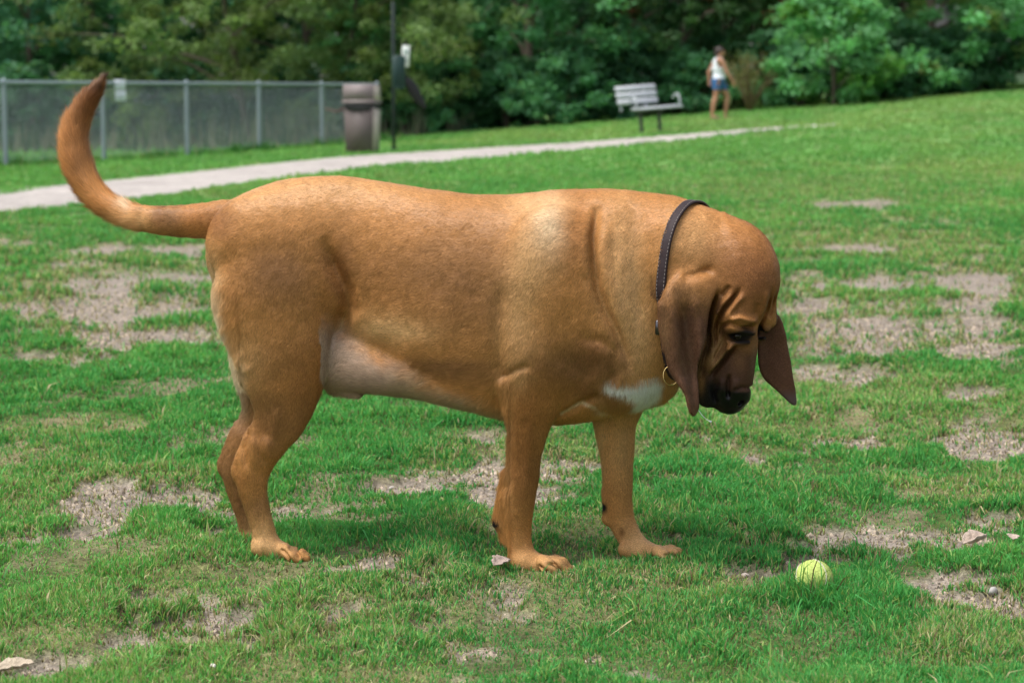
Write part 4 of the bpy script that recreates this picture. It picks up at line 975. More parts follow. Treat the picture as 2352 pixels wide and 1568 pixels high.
# the woodland edge, front row left to right
front = [
 ('broadleaf_tree','blue', -150,49,1.0,.3,"dark bluish tree at the far left, cut by the photo's edge"),
 ('broadleaf_tree','blue', 70,48,.95,1.9,"dark blue-green bushy tree behind the left end of the wire fence"),
 ('broadleaf_tree','maple', 225,50,.92,2.2,"mid-green tree rising behind the small white notice on the fence"),
 ('spreading_tree','olive', 560,46,1.0,.0,"broad olive-green tree spreading its boughs over the wire fence"),
 ('spreading_tree','olive', 790,48,.86,2.4,"smaller olive tree with yellowish leaves just left of the green post"),
 ('broadleaf_tree','bright', 935,49,.80,1.0,"bright green young tree directly behind the green post"),
 ('slender_tree','thin', 1078,53,1.0,.4,"thin pale-trunked tree in the dark gap right of the green post"),
 ('maple_tree','maple', 1225,49,1.0,.7,"large full green maple between the green post and the bench"),
 ('broadleaf_tree','dark', 1440,53,.95,1.5,"very dark tree standing right behind the bench"),
 ('broadleaf_tree','rusty', 1560,51,.90,.9,"grey-green tree with rust-red seed cones between the bench and the walking woman"),
 ('broadleaf_tree','rusty', 1725,53,1.02,3.0,"taller tree with rust-red seed heads above the walking woman"),
 ('sumac','sumac', 1900,47,.88,.2,"low bright green sumac with fanned leaves right of the twiggy bush"),
 ('broadleaf_tree','bright', 1880,54,1.05,4.1,"bright yellow-green tree behind the low sumac"),
 ('broadleaf_tree','bright', 2120,50,1.0,2.0,"large rounded light green tree at the right of the wood"),
 ('broadleaf_tree','maple', 2370,52,1.0,.6,"mid-green tree at the photo's right edge beside the pale building"),
 ('broadleaf_tree','maple', 2560,51,1.0,3.3,"green tree just outside the right edge"),
]
for nm, key, px, Y, s, rz, lab in front:
    if nm == 'broadleaf_tree' and px in (-150, 2560): lab = lab
    place_tree(nm, key, px, Y, lab, s=s, rz=rz, group="trees along the edge of the wood")
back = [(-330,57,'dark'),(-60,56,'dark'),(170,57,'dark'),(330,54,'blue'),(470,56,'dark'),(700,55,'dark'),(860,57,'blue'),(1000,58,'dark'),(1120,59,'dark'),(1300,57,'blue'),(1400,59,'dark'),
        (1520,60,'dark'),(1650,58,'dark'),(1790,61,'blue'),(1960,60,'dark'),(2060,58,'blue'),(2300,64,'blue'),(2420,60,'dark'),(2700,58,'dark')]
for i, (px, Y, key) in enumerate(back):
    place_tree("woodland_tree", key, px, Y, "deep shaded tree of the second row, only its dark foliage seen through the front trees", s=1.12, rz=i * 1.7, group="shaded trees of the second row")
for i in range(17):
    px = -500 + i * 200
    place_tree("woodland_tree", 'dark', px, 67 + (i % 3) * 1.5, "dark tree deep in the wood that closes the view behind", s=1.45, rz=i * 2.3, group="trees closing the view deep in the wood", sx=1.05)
# understorey shrubs along the lawn's edge
def shrub_proto(key, seed, H, R, n, leaf, base, alt, **kw):
    V, F, c, cs = make_crown(seed, H, R, .02, n, 90, leaf, base, alt, clr=.26, **kw); crown = mesh_np("foliage", V, F, LEAF_M, cols=c)
    m = MB(); r = np.random.default_rng(seed)
    for q in range(9):
        e = cs[r.integers(len(cs)), :3]; m.tube([(0, 0, -.1), e * .5 + np.array([0, 0, .1]), e], [.022, .014, .005], 5)
    TREES[key] = [crown, m.build("stems", BARK_M, smooth=True), False]
shrub_proto('s1', 41, 1.5, 1.0, 46, .12, DG, MID, altp=.3, hole=.3)
shrub_proto('s2', 43, 1.2, .9, 40, .11, MID, BRI, altp=.3, hole=.3)
shrub_proto('s3', 47, 1.1, .7, 30, .09, OLV, YG, altp=.3, hole=.3)
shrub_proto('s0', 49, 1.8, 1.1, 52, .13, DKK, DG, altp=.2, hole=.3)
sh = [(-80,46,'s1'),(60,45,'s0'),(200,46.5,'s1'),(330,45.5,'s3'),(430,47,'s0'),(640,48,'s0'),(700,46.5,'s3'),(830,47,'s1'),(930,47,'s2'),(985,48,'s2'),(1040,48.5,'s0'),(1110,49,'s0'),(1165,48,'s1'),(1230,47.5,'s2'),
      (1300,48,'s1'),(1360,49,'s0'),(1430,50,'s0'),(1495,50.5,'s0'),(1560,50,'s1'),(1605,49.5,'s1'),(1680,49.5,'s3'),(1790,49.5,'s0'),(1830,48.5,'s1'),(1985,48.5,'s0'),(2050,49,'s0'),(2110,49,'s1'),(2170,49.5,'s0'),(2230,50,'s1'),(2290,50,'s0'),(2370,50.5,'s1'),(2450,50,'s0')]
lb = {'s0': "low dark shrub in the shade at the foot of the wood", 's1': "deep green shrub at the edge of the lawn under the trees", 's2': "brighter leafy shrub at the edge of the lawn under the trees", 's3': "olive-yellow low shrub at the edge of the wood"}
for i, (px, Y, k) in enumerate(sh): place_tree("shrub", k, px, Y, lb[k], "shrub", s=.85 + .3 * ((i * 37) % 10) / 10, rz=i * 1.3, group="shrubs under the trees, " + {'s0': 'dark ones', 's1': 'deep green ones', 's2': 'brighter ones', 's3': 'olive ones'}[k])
# small twiggy bush beside the woman
m = MB(); r = np.random.default_rng(5); tips = []
for q in range(26):
    a = r.random() * 6.28; sp = .25 + .5 * r.random(); h_ = .9 + .5 * r.random(); e = np.array([sp * math.cos(a), sp * math.sin(a), h_]); m.tube([(0, 0, -.05), e * .45 + np.array([0, 0, .12]), e], [.02, .012, .004], 5); tips.append(e)
b = thing("twiggy_bush", G(1722, 256), 0, "small dry olive-brown twiggy bush at the wood's edge right of the walking woman", "bush")
m.build("stems", mat_plain("twigs", (.20, .14, .08), rough=.9), b)
P = np.array(tips)[r.integers(0, 26, 900)] * (.55 + .5 * r.random((900, 1))) + r.normal(0, .10, (900, 3)); V, F, c = leaf_mesh(P, np.array([.13, .145, .045]) * (.6 + .7 * r.random((900, 1))), .07, r)
mesh_np("foliage", V, F, LEAF_M, b, cols=c)
# tall weeds and tangled stems inside and behind the fenced yard
r = np.random.default_rng(66); n = 2600
x = -13 + 12.5 * r.random(n); y = 36 + 11 * r.random(n) ** .8; y = np.maximum(y, 31.5 + (x + 7.5) * 2.38 + 1.0)
dens = fbm(x * 1.1, y * .8, 12, 3); ok = dens > .46; x, y, dens = x[ok], y[ok], dens[ok]; n = len(x); z = terrain(x, y)
h_ = (.2 + .65 * r.random(n)) * sstep(.42, .68, dens) + .10; a = r.random(n) * 6.28; ln = .18 * r.random(n)
w = .012 + .012 * r.random(n); B0 = np.stack([x, y, z], 1); wd = np.stack([w, 0 * w, 0 * w], 1); T = B0 + np.stack([ln * np.cos(a), ln * np.sin(a), h_], 1)
V = np.stack([B0 - wd, B0 + wd, T], 1).reshape(-1, 3); cc = np.where((r.random(n) < .45)[:, None], np.array([.20, .19, .14]), np.array([.06, .10, .05])) * (.7 + .5 * r.random((n, 1)))
tag(mesh_np("tall_weeds", V, np.arange(3 * n).reshape(n, 3), LEAF_M, cols=np.repeat(cc, 3, 0)), "pale dry weeds and stalks standing behind the wire fence", "weeds", kind="stuff")
# weeds growing up along the fence's foot
r = np.random.default_rng(68); n = 9000; t = -.6 + 1.65 * r.random(n); x = -7.2 + 4.45 * t + r.normal(0, .16, n); y = 28.6 + 12.5 * t + r.normal(0, .30, n); z = terrain(x, y)
dens = fbm(x * 2.4, y * 2.4, 13, 3); h_ = .05 + .20 * sstep(.45, .7, dens) * r.random(n); a = r.random(n) * 6.28; w = .008 + .008 * r.random(n)
B0 = np.stack([x, y, z - .01], 1); wd = np.stack([w, 0 * w, 0 * w], 1); T = B0 + np.stack([.1 * np.cos(a), .1 * np.sin(a), h_], 1); cc = np.where((r.random(n) < .1)[:, None], np.array([.30, .27, .16]), np.array([.05, .18, .03])) * (.7 + .6 * r.random((n, 1)))
tag(mesh_np("fence_weeds", np.stack([B0 - wd, B0 + wd, T], 1).reshape(-1, 3), np.arange(3 * n).reshape(n, 3), LEAF_M, cols=np.repeat(cc, 3, 0)), "rough grass left unmown along the foot of the wire fence", "weeds", kind="stuff")

# ------------------------------------------------------------------ chain-link fence
galv = mat_plain("galvanised_steel", (.28, .33, .37), rough=.45, metal=.35, var=.15, scale=30)
wire_m = mat_plain("fence_wire", (.24, .29, .33), rough=.5, metal=.3, var=.1)
def chain_fence(A, Bp, nseg, label, H=1.15, wr=.0026, rail_r=.026, dia=.058):
    A = np.array([A[0], A[1], float(terrain(A[0], A[1]))]); Bp = np.array([Bp[0], Bp[1], float(terrain(Bp[0], Bp[1]))])
    f = thing("chain_link_fence", A, 0, label, "fence"); D = Bp - A; Lh = np.linalg.norm(D[:2]); ex = D / Lh; rel = lambda s, h: ex * s + np.array([0, 0, h])
    m = MB(); m.tube([rel(-.02, H), rel(Lh + .02, H)], [rail_r] * 2, 10); m.build("top_rail", galv, f, smooth=True)
    for i in range(nseg + 1):
        s = Lh * i / nseg; m = MB(); m.tube([rel(s, -.1), rel(s, H - .02)], [.034] * 2, 10); m.tube([rel(s, H - .03), rel(s, H + .035), rel(s, H + .06)], [.040, .040, .008], 10); m.build("post", galv, f, smooth=True)
    # woven wire: two families of slanting wires
    V = []; F = []; k = 0; n = int(Lh / dia); Hh = H - .03; nrm = np.array([-ex[1], ex[0], 0]); hz = int(Hh / dia * 1)
    for d in (-1, 1):
        for i in range(-int(Hh / dia) - 1, n + int(Hh / dia) + 1):
            s0 = i * dia; s1 = s0 + d * Hh; a0, b0 = (s0, .03), (s1, Hh)
            def clip(s0, h0, s1, h1):
                t0, t1 = 0., 1.; ds = s1 - s0
                for lo_, sg in ((0, 1), (Lh, -1)):
                    if ds * sg > 0: t0 = max(t0, (lo_ - s0) / ds)
                    else: t1 = min(t1, (lo_ - s0) / ds)
                return (t0, t1) if t1 > t0 else None
            c = clip(s0, .03, s1, Hh)
            if not c: continue
            p = rel(s0 + (s1 - s0) * c[0], .03 + (Hh - .03) * c[0]); q = rel(s0 + (s1 - s0) * c[1], .03 + (Hh - .03) * c[1]); dd = (q - p) / np.linalg.norm(q - p); up = np.cross(dd, nrm)
            o = nrm * .002 * d
            for e in (p, q):
                for s_, t_ in ((1, 0), (-.5, .87), (-.5, -.87)): V.append(e + o + (up * s_ + nrm * t_) * wr)
            F += [(k, k + 1, k + 4, k + 3), (k + 1, k + 2, k + 5, k + 4), (k + 2, k, k + 3, k + 5)]; k += 6
    mesh_np("wire_mesh", np.array(V), np.array(F), wire_m, f)
    return f
FA = np.array([-7.2, 28.6]); FB = np.array([-2.75, 41.1]); fd = (FB - FA) / 5
chain_fence(FA - fd * 2, FB, 7, "galvanised chain-link fence running back from the left edge to the rubbish bin")
chain_fence((-13.0, 44.0), (-7.4, 52.5), 3, "second chain-link fence further back, seen through the wire of the near one")
# notice on the fence
wm = mat_plain("white_notice", (.62, .66, .72), rough=.5, var=.05); dk = mat_plain("faded_print", (.36, .40, .46), rough=.6)
pS = FA + (FB - FA) * .235; zt = float(terrain(*pS)); ang = math.atan2(fd[1], fd[0])
s = thing("notice_board", (pS[0] + .04, pS[1] - .05, zt + 1.09), ang * .55, "small white two-panel notice fixed to the fence's top rail", "sign"); s.scale = (1, 1, .8)
m = MB(); m.box((0, 0, .10), (.19, .008, .20), bev=.003); m.box((.008, 0, -.115), (.185, .008, .20), bev=.003); m.build("panel", wm, s)
for z_, w_ in ((.155, .10), (.125, .13), (.06, .12), (-.05, .10), (-.11, .12), (-.15, .08)):
    m = MB(); m.box((0, -.006, z_), (w_, .003, .010)); m.build("printed_line", dk, s)

# ------------------------------------------------------------------ rubbish bin with hooded lid
g = G(832, 351); g[1] -= 0; b = thing("litter_bin", g, math.radians(-13), "grey-brown square rubbish bin with a hooded lid beside the fence's end", "bin"); b.scale = (.84, .84, .93)
tb_ = mat_plain("bin_plastic", (.112, .088, .085), rough=.65, var=.18, scale=6, bump=.2); tl_ = mat_plain("bin_lid_plastic", (.19, .155, .155), rough=.6, var=.15, scale=6); pale = mat_plain("bin_side_panel", (.42, .37, .32), rough=.7, var=.12, scale=6); blk = mat_plain("black_film", (.006, .006, .007), rough=.6, var=.3, scale=30)
def frustum(m, w0, w1, z0, z1, d0=None, d1=None):
    d0 = d0 or w0; d1 = d1 or w1
    V = [(-w0, -d0, z0), (w0, -d0, z0), (w0, d0, z0), (-w0, d0, z0), (-w1, -d1, z1), (w1, -d1, z1), (w1, d1, z1), (-w1, d1, z1)]
    m.add(V, [(3, 2, 1, 0), (4, 5, 6, 7), (0, 1, 5, 4), (1, 2, 6, 5), (2, 3, 7, 6), (3, 0, 4, 7)])
m = MB(); frustum(m, .255, .285, -.03, .80, .225, .25); m.build("body", tb_, b)
m = MB(); 
for (x_) in (.283,): frustum(m, .008, .008, 0, .76, .20, .22)
o = m.build("side_panel", pale, b); o.location = (.272, 0, 0.01); o.rotation_euler = (0, math.radians(2.1), 0)
m = MB(); r = np.random.default_rng(3)
n_ = 40; ring = []
for k_, (z_, e_) in enumerate(((.72, .292), (.76, .312), (.83, .300), (.86, .275))):
    for i in range(n_):
        a = i / n_ * 2 * np.pi; c_, s_ = math.cos(a), math.sin(a); q_ = (abs(c_) ** 6 + abs(s_) ** 6) ** (-1 / 6)
        ring.append((c_ * q_ * e_ + r.normal(0, .004), s_ * q_ * e_ * .9 + r.normal(0, .004), z_ + (r.normal(0, .012) if k_ == 0 else 0)))
m.add(ring, [(k_ * n_ + i, k_ * n_ + (i + 1) % n_, (k_ + 1) * n_ + (i + 1) % n_, (k_ + 1) * n_ + i) for k_ in range(3) for i in range(n_)]); m.build("bin_liner", blk, b, smooth=True)
m = MB(); frustum(m, .318, .305, .845, .90, .285, .272); frustum(m, .300, .288, .902, 1.17, .268, .255); m.build("lid", tl_, b)
m = MB(); frustum(m, .008, .008, 0, .235, .20, .18); o = m.build("lid_side", pale, b); o.location = (.303, 0, .905); o.rotation_euler = (0, math.radians(-2.6), 0)
m = MB(); m.tube([(-.30, -.2, .76), (-.44, -.22, .70), (-.58, -.2, .74), (-.70, -.15, .76)], [.022, .016, .014, .008], 6); m.build("hanging_strap", mat_plain("brown_strap", (.10, .05, .04), rough=.7), b)

# ------------------------------------------------------------------ dog-waste station
grn = mat_plain("green_paint", (.004, .032, .027), rough=.6, var=.2, scale=5); dkg = mat_plain("dark_green_post", (.008, .020, .017), rough=.7, var=.3, scale=5)
g = G(905, 346); b = thing("waste_bag_post", g, math.radians(20), "tall dark green post with a bag dispenser and a black bag blowing from it", "post")
m = MB(); m.box((0, 0, 1.18), (.050, .050, 2.46), bev=.006); m.box((0, 0, .015), (.10, .10, .05), bev=.006); m.build("post", dkg, b)
m = MB(); m.box((.075, -.045, 1.28), (.20, .11, .52), bev=.02); m.box((.075, -.045, 1.02), (.17, .13, .03), bev=.008); m.build("dispenser_box", grn, b)
m = MB(); m.box((.19, -.06, 1.53), (.13, .014, .35), bev=.005, R=[[1, 0, .07], [0, 1, 0], [-.07, 0, 1]]); m.build("sign_plate", mat_plain("pale_sign", (.72, .76, .72), rough=.5, var=.04), b)
sgm = mat_plain("sign_green", (.25, .38, .33), rough=.6)
for bx_ in (((.19, -.07, 1.60), (.07, .004, .05)), ((.185, -.07, 1.47), (.08, .004, .015)), ((.185, -.07, 1.43), (.08, .004, .012))):
    m = MB(); m.box(*bx_); m.build("sign_print", sgm, b)
n_ = 14; V = []; F = []
for i in range(n_):
    t = i / (n_ - 1); cx = .18 + .34 * t; cz = 1.17 - .46 * t ** 1.25; w = .03 + .11 * math.sin(math.pi * min(1, t * .8 + .1)) 
    for j in range(8):
        a = j / 8 * 2 * np.pi; V.append((cx + math.cos(a) * w * .30, -.05 + math.sin(a) * .035, cz - .25 * w + math.cos(a) * w * .75 + .01 * math.sin(5 * t + a)))
for i in range(n_ - 1):
    for j in range(8): F.append((i * 8 + j, i * 8 + (j + 1) % 8, (i + 1) * 8 + (j + 1) % 8, (i + 1) * 8 + j))
m = MB(); m.add(V, F); m.add([V[j] for j in range(8)] + [(.18, -.05, 1.17)], [(j, (j + 1) % 8, 8) for j in range(8)]); m.add([V[-8 + j] for j in range(8)] + [(.53, -.05, .70)], [(j, (j + 1) % 8, 8) for j in range(8)])
m.build("black_bag", blk, b, smooth=True)

# ------------------------------------------------------------------ park bench
slat = mat_plain("weathered_slats", (.40, .42, .46), rough=.6, var=.1, scale=12); leg_m = mat_plain("bench_steel", (.045, .042, .042), rough=.5, var=.2)
gl = G(1474, 304); b = thing("park_bench", gl, math.radians(18), "grey slatted park bench on dark legs standing on the lawn by the path", "bench")
b.scale = (.92, 1, 1); b.rotation_euler = (0, -math.radians(4.2), math.radians(18))
# local: x along the seat, y towards the back
for z_, y_ in ((.58, -.045), (.70, -.005), (.82, .035)):
    m = MB(); Rb = [[1, 0, 0], [0, .95, .31], [0, -.31, .95]]; m.box((-.20, y_ + .0 - .30, z_), (.86, .05, .098), R=np.array(Rb), bev=.012); 
    o = m.build("back_slat", slat, b); 
for y_ in (-.62, -.50, -.38):
    m = MB(); m.box((.14, y_ - 0, .44), (.98, .10, .05), bev=.012); m.build("seat_slat", slat, b)
for x_ in (-.20, .19):
    m = MB(); m.tube([(x_, -.46, -.12), (x_, -.46, .37)], [.040, .036], 10); m.build("leg", leg_m, b, smooth=True)
m = MB(); m.box((-.0, -.46, .385), (.62, .07, .05), bev=.01); m.box((-.20, -.48, .40), (.05, .36, .04), bev=.01); m.box((.19, -.48, .40), (.05, .36, .04), bev=.01)
m.build("frame", leg_m, b)
for x_ in (-.56, -.02):
    m = MB(); m.tube([(x_, -.36, .42), (x_, -.325, .52), (x_, -.26, .86)], [.020, .02, .018], 8); m.build("back_bracket", slat, b, smooth=True)
for x_ in (-.36, .56):
    m = MB(); m.tube([(x_, -.33, .60), (x_, -.50, .665), (x_, -.60, .655), (x_, -.66, .58), (x_, -.66, .46)], [.018] * 5, 8); m.build("armrest", slat, b, smooth=True)

# ------------------------------------------------------------------ the pale building glimpsed through the foliage on the right
X = (2275 - 1176) / FPX * 57; b = thing("building", (X, 57, float(terrain(X, 57)) - .3), math.radians(-6), "pale low building glimpsed through the foliage near the right edge", "building")
wl = mat_plain("pale_siding", (.62, .64, .66), rough=.8, var=.05, scale=3); rf = mat_plain("grey_roof", (.22, .22, .23), rough=.9); gls = mat_plain("building_glass", (.05, .06, .07), rough=.1)
m = MB(); m.box((0, 0, .85), (3.4, 2.6, 2.1)); m.build("wall", wl, b)
m = MB(); m.add([(-1.9, -1.5, 1.9), (1.9, -1.5, 1.9), (1.9, 1.5, 1.9), (-1.9, 1.5, 1.9), (-1.9, 0, 2.6), (1.9, 0, 2.6)], [(0, 1, 5, 4), (2, 3, 4, 5), (3, 0, 4), (1, 2, 5), (3, 2, 1, 0)]); m.build("roof", rf, b)
for x_ in (-.8, .8):
    m = MB(); m.box((x_, -1.31, 1.2), (.6, .06, .6)); m.build("window", gls, b)

# ------------------------------------------------------------------ the woman walking away
def person():
    g = G(1650, 273); S = 1.48
    T = thing("person", g, math.radians(0), "person in a white sleeveless top and blue shorts walking right across the lawn", "person")
    W = SDF(); sc = 1000.0
    p = lambda x, y, z: np.array([x, y, z]) * sc
    # local metres: x to the right (walking direction, slightly away), y away from the camera
    hipN, hipF = (.00, -.075, .86), (.02, .08, .86)
    W.ell(p(0, 0, .90), (125, 150, 115), 60); W.ell(p(-.03, 0, .84), (120, 140, 90), 50)
    W.cone(p(0, 0, .92), p(-.01, 0, 1.12), 112, 112, 1.15, 50); W.cone(p(-.01, 0, 1.12), p(-.02, 0, 1.26), 112, 108, 1.25, 50)
    W.cone(p(-.02, -.13, 1.31), p(-.02, .13, 1.31), 62, 62, 1, 40); W.cone(p(-.01, 0, 1.32), p(.02, 0, 1.43), 56, 52, 1, 30)
    # head turned right, face towards +x
    W.ell(p(.03, 0, 1.505), (88, 72, 104), 20); W.cone(p(.06, 0, 1.45), p(.085, 0, 1.43), 42, 30, 1, 30); W.cone(p(.10, 0, 1.50), p(.125, 0, 1.475), 14, 15, 1, 12)
    W.ell(p(.10, 0, 1.445), (18, 28, 10), 8); W.ell(p(.01, -.072, 1.49), (18, 10, 28), 8); W.ell(p(.01, .072, 1.49), (18, 10, 28), 8)
    W.ell(p(.112, -.03, 1.515), (10, 12, 8), 6, None, True); W.ell(p(.112, .03, 1.515), (10, 12, 8), 6, None, True)
    # legs: the rear (near) leg straight, the leading leg bent at the knee
    W.chain([(p(-.03, -.075, .86), 94), (p(-.055, -.08, .70), 80), (p(-.085, -.08, .47), 54), (p(-.12, -.08, .36), 56), (p(-.155, -.08, .10), 34), (p(-.16, -.08, .05), 34)], k=20)
    W.cone(p(-.16, -.08, .035), p(-.01, -.08, .025), 32, 26, 1.2, 15)
    W.chain([(p(.02, .075, .86), 94), (p(.12, .08, .70), 78), (p(.215, .08, .50), 54), (p(.205, .08, .38), 54), (p(.175, .08, .12), 34), (p(.175, .08, .06), 34)], k=20)
    W.cone(p(.175, .08, .035), p(.32, .08, .025), 32, 26, 1.2, 15)
    arms = {}
    def arm(sh, el, wr, hd, side):
        W.cone(p(*sh), p(*el), 47, 36, 1, 24); W.cone(p(*el), p(*wr), 36, 24, 1, 12)
        w = np.array(wr); h = np.array(hd); d = (h - w); L = np.linalg.norm(d); d /= L; sd = np.array([0.0, side, 0.0]); fx = np.cross(d, sd)
        W.cone(p(*w), p(*(w + d * .07)), 24, 27, .6, 8)
        for i, (o_, ln) in enumerate(((-.024, .060), (-.008, .070), (.008, .067), (.024, .052))):
            a_ = w + d * .075 + fx * o_; b_ = a_ + d * ln * .55; c_ = b_ + (d * .8 + sd * .5) * ln * .45
            W.cone(p(*a_), p(*b_), 9.5, 8.5, 1, 3); W.cone(p(*b_), p(*c_), 8.5, 7, 1, 3)
        a_ = w + d * .02 + fx * .024; b_ = a_ + (d * .6 + fx * .55) * .045; W.cone(p(*a_), p(*b_), 11, 9, 1, 5); W.cone(p(*b_), p(*(b_ + d * .03)), 9, 7.5, 1, 3)
    arm((.035, -.165, 1.29), (.15, -.21, 1.03), (.285, -.21, .84), (.32, -.20, .75), 1)
    arm((-.07, .165, 1.29), (-.20, .19, 1.06), (-.19, .17, .86), (-.17, .16, .77), -1)
    V, Q = extract(W, (-330, -330, -20), (440, 330, 1640), 9.0, coarse=5)
    sk = mat_plain("skin", (.42, .20, .125), rough=.5, var=.08, scale=8)
    kf = S / 1.61 * 1.02
    bo = mesh_np("body", V / sc * kf, Q, sk, T, smooth=True)
    N = vnormals(V, Q)
    def garment(name, sel, off, mat):
        q = Q[sel(V[Q].mean(1))]; u, inv = np.unique(q, return_inverse=True); inv = inv.reshape(q.shape)
        wv_ = 3.0 * np.sin(V[u, 2] * .05 + V[u, 1] * .04)
        o = mesh_np(name, (V[u] + N[u] * (off + wv_[:, None] * .6)) / sc * kf, inv, mat, bo, smooth=True); md = o.modifiers.new("thickness", 'SOLIDIFY'); md.thickness = .006; md.offset = 0
        return o
    garment("sleeveless_top", lambda c: (c[:, 2] > 860) & (c[:, 2] < 1375 - 25 * (np.abs(c[:, 1]) > 120)) & (np.abs(c[:, 1]) < 165 - 35 * (c[:, 2] > 1150)) & (np.hypot(c[:, 0], c[:, 1] * .7) < 190) & ~((c[:, 0] > 100) & (c[:, 1] < -140)), 12, mat_plain("white_cotton", (.68, .71, .78), rough=.85, var=.08, scale=10))
    garment("shorts", lambda c: (c[:, 2] > 655) & (c[:, 2] < 905) & (c[:, 0] > -165) & (np.abs(c[:, 1]) < 162) & (c[:, 0] < 205), 15, mat_plain("blue_denim", (.035, .11, .27), rough=.9, var=.25, scale=25))
    # hair gathered at the back
    hw = SDF(); hw.ell(p(.015, 0, 1.525), (93, 82, 98), 20); hw.ell(p(-.065, 0, 1.46), (45, 50, 55), 30); hw.cone(p(-.07, 0, 1.56), p(-.085, 0, 1.57), 40, 34, 1, 18)
    hw.ell(p(.115, 0, 1.475), (75, 95, 80), 16, None, True)
    hv, hq = extract(hw, (-190, -150, 1340), (180, 150, 1700), 7.0, coarse=5)
    mesh_np("hair", hv / sc * kf, hq, mat_plain("dark_hair", (.030, .016, .013), rough=.5, var=.4, scale=30, bump=.4), bo, smooth=True)
    for (x_, y_) in ((-.085, -.08), (.25, .08)):
        m = MB(); m.box((x_, y_, .012), (.25, .085, .022), bev=.009); m.tube([(x_ + .03, y_ - .045, .02), (x_ + .05, y_, .075), (x_ + .03, y_ + .045, .02)], [.009] * 3, 6); m.build("sandal", mat_plain("sandal_brown", (.12, .08, .07), rough=.7), bo).scale = (kf,) * 3
    for y_ in (-.03, .03):
        m = MB(); m.box((.106, y_, 1.515), (.012, .022, .010), bev=.003); m.build("eye", mat_plain("person_eye", (.03, .02, .02), rough=.2), bo).scale = (kf,) * 3
    T.rotation_euler = (0, 0, math.radians(4))
person()

# ------------------------------------------------------------------ tennis ball
felt = mat_plain("ball_felt", (.46, .56, .16), rough=.95, var=.22, scale=70, bump=.5, spec=.1); seam = mat_plain("ball_seam", (.50, .46, .38), rough=.8)
R_ = .0335; cb = np.array([BALL[0], BALL[1], 0]); cb[2] = U(1868, 1330, cb[1])[2]
b = thing("tennis_ball", (cb[0], cb[1], cb[2] - R_), math.radians(20), "worn yellow-green tennis ball lying in the grass in front of the dog", "ball")
th = np.linspace(0, np.pi, 49); m = MB(); m.tube([(0, 0, R_ + R_ * -math.cos(t)) for t in th], [max(1e-5, R_ * math.sin(t)) for t in th], 96, cap=False); ball = m.build("felt_cover", felt, b, smooth=True)
t = np.linspace(0, 2 * np.pi, 161); a_ = .44; sx = np.stack([(1 - a_) * np.cos(t) + a_ * np.cos(3 * t) * 1.0, (1 - a_) * np.sin(t) - a_ * np.sin(3 * t), 2 * math.sqrt((1 - a_) * a_) * np.sin(2 * t)], 1); sx /= np.linalg.norm(sx, axis=1)[:, None]
from mathutils import Matrix, Euler
Rm = np.array(Euler((.5, .9, 1.9)).to_matrix()); sx = sx @ Rm.T * R_ * 1.004 + np.array([0, 0, R_])
m = MB(); m.tube(sx, [.0010] * len(sx), 6, cap=False); m.build("seam", seam, b, smooth=True)
r = np.random.default_rng(9); n = 5200; d = r.normal(0, 1, (n, 3)); d /= np.linalg.norm(d, axis=1)[:, None]; P = d * R_ + np.array([0, 0, R_]); tn = np.cross(d, r.normal(0, 1, (n, 3))); tn /= np.linalg.norm(tn, axis=1)[:, None]
T_ = P + d * .0009 + tn * .0016 * r.random((n, 1)); w_ = np.cross(d, tn) * .0003; F = np.arange(3 * n).reshape(n, 3)
dirt = fbm(d[:, 0] * 4 + 3, d[:, 2] * 4 + d[:, 1] * 2, 5, 3); cc = np.array([.50, .60, .17]) * (.72 + .5 * r.random((n, 1))); cc = cc * (1 - .5 * sstep(.5, .7, dirt))[:, None]
mesh_np("fuzz", np.stack([P - w_, P + w_, T_], 1).reshape(-1, 3), F, mat_attr("fuzz", .95, .1), ball, cols=np.repeat(cc, 3, 0), normals=np.repeat(d, 3, 0))

# ------------------------------------------------------------------ small litter on the turf
def dead_leaf(px, py, size, rz, label, col=(.50, .40, .30), asp=.45, curl=.5, seed=0, group=None):
    g = G(px, py); g[2] = float(ground_z(g[0], g[1])); n = 17; w = 9; r = np.random.default_rng(seed); V = []
    for i in range(n):
        t = i / (n - 1); hw = size * asp * .5 * (math.sin(math.pi * t) ** .7 * (1 + .18 * math.sin(t * 23 + seed)) + .02)
        for j in range(w):
            s = j / (w - 1) * 2 - 1
            V.append((size * (t - .5), hw * s, .006 + curl * size * .30 * (s * s) * math.sin(math.pi * t) + curl * size * .25 * (t - .4) ** 2 + r.normal(0, size * .012)))
    F = [(i * w + j, (i + 1) * w + j, (i + 1) * w + j + 1, i * w + j + 1) for i in range(n - 1) for j in range(w - 1)]
    m = MB(); m.add(V, F); o = m.build("dried_leaf", mat_plain("dried_leaf", col, rough=.85, var=.35, scale=120, bump=.6), smooth=True)
    md = o.modifiers.new("thickness", 'SOLIDIFY'); md.thickness = .0015
    o.location = g + np.array([0, 0, .012]); o.rotation_euler = (.15, -.1, rz); return tag(o, label, "leaf", group)
dead_leaf(2238, 1262, .058, .5, "curled pale dry leaf lying on the bare patch behind the ball", (.46, .37, .30), .5, 1.0, 2)
dead_leaf(2325, 1246, .028, 1.4, "small pinkish dry leaf at the right edge, just beyond the curled one", (.42, .33, .27), .7, .5, 3)
dead_leaf(1150, 1310, .038, .9, "crumpled greyish leaf on the grass behind the dog's near forepaw", (.36, .28, .24), .8, .8, 4)
dead_leaf(30, 1545, .062, .25, "pale cream flake of bark or leaf at the bottom left corner", (.42, .35, .26), .5, .5, 5)
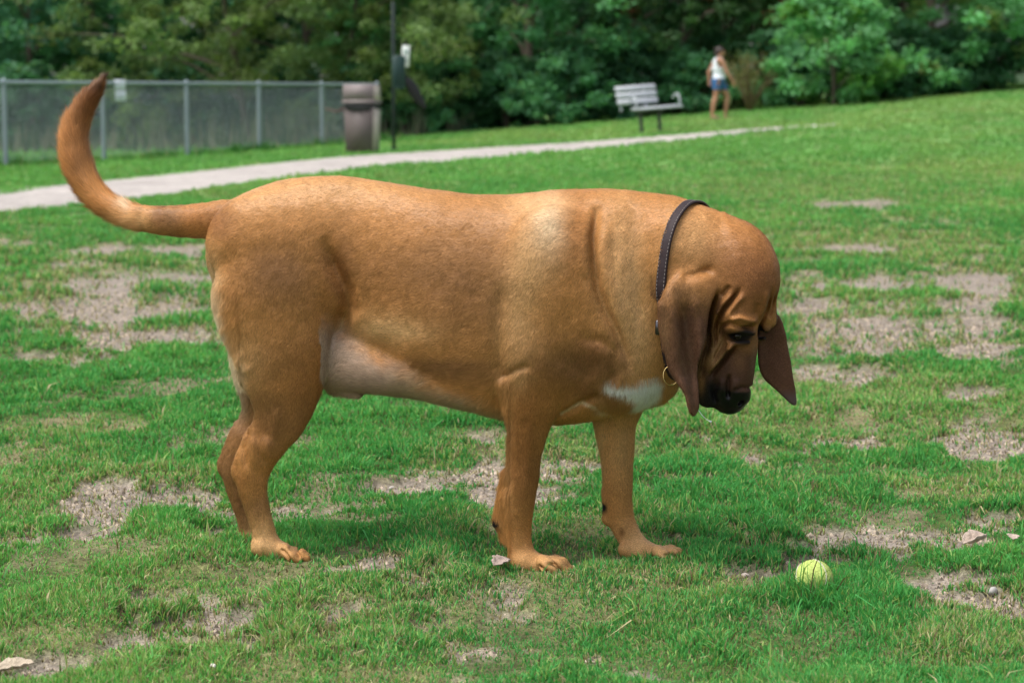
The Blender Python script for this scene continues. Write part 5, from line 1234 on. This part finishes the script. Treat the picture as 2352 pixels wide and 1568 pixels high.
def pebble(px, py, size, label, col=(.42, .38, .34), seed=0, group=None):
    g = G(px, py); g[2] = float(ground_z(g[0], g[1])); r = np.random.default_rng(seed); th = np.linspace(0, np.pi, 11); m = MB()
    m.tube([(0, 0, -size * .38 * math.cos(t)) for t in th], [max(1e-5, size * .5 * math.sin(t) ** .85) for t in th], 14, cap=False)
    o = m.build("pebble", mat_plain("pebble_stone", col, rough=.7, var=.25, scale=90), smooth=True)
    co = np.empty(len(o.data.vertices) * 3, np.float32); o.data.vertices.foreach_get("co", co); co = co.reshape(-1, 3); co *= 1 + .22 * (fbm(co[:, 0] / size * 2 + seed, co[:, 1] / size * 2 + co[:, 2] / size, seed, 2)[:, None] - .5) * 2
    o.data.vertices.foreach_set("co", co.ravel()); o.scale = (1.35, .9, 1); o.rotation_euler = (0, 0, seed); o.location = g + np.array([0, 0, size * .22]); return tag(o, label, "stone", group)
pebble(2280, 1352, .018, "smooth grey pebble on the bare soil right of the tennis ball", (.36, .34, .32), 1)
pebble(490, 1552, .010, "small whitish pebble on bare soil near the bottom left", (.62, .58, .52), 2)
pebble(1712, 1310, .012, "small tan stone in the soil strip left of the tennis ball", (.50, .42, .36), 3)
pebble(900, 1112, .012, "pale stone between the dog's legs in the dry patch", (.40, .36, .32), 4)
pebble(2365, 1500, .010, "tiny white stone in the soil at the lower right", (.65, .62, .58), 6)
# grit and crumbs of soil on the bare places
r = np.random.default_rng(21); M = 160000; y = 2.7 * (9 / 2.7) ** r.random(M); x = (r.random(M) * 2 - 1) * .30 * y; ok = soil_mask(x, y) > .55; x, y = x[ok][:30000], y[ok][:30000]; n = len(x)
z = ground_z(x, y) - .006; s = (.0012 + .0055 * r.random(n) ** 4) * (y / 4) ** .5; a = r.random(n) * 6.28
base = np.array([(1, 0, 0), (-.5, .87, 0), (-.5, -.87, 0), (0, 0, 1.1)]); ca, sa = np.cos(a), np.sin(a)
V = np.stack([np.stack([(b_[0] * ca - b_[1] * sa) * s + x, (b_[0] * sa + b_[1] * ca) * s + y, b_[2] * s + z], 1) for b_ in base], 1).reshape(-1, 3); k = np.arange(n) * 4
F = np.concatenate([np.stack([k, k + 1, k + 3], 1), np.stack([k + 1, k + 2, k + 3], 1), np.stack([k + 2, k, k + 3], 1)]); cc = np.array([.30, .245, .19]) * (.25 + 1.4 * r.random((n, 1)) ** 1.5)
tag(mesh_np("grit", V, F, mat_attr("grit", .9, .2), cols=np.repeat(cc, 4, 0)), "small grit and crumbs of soil on the bare patches", "gravel", kind="stuff")
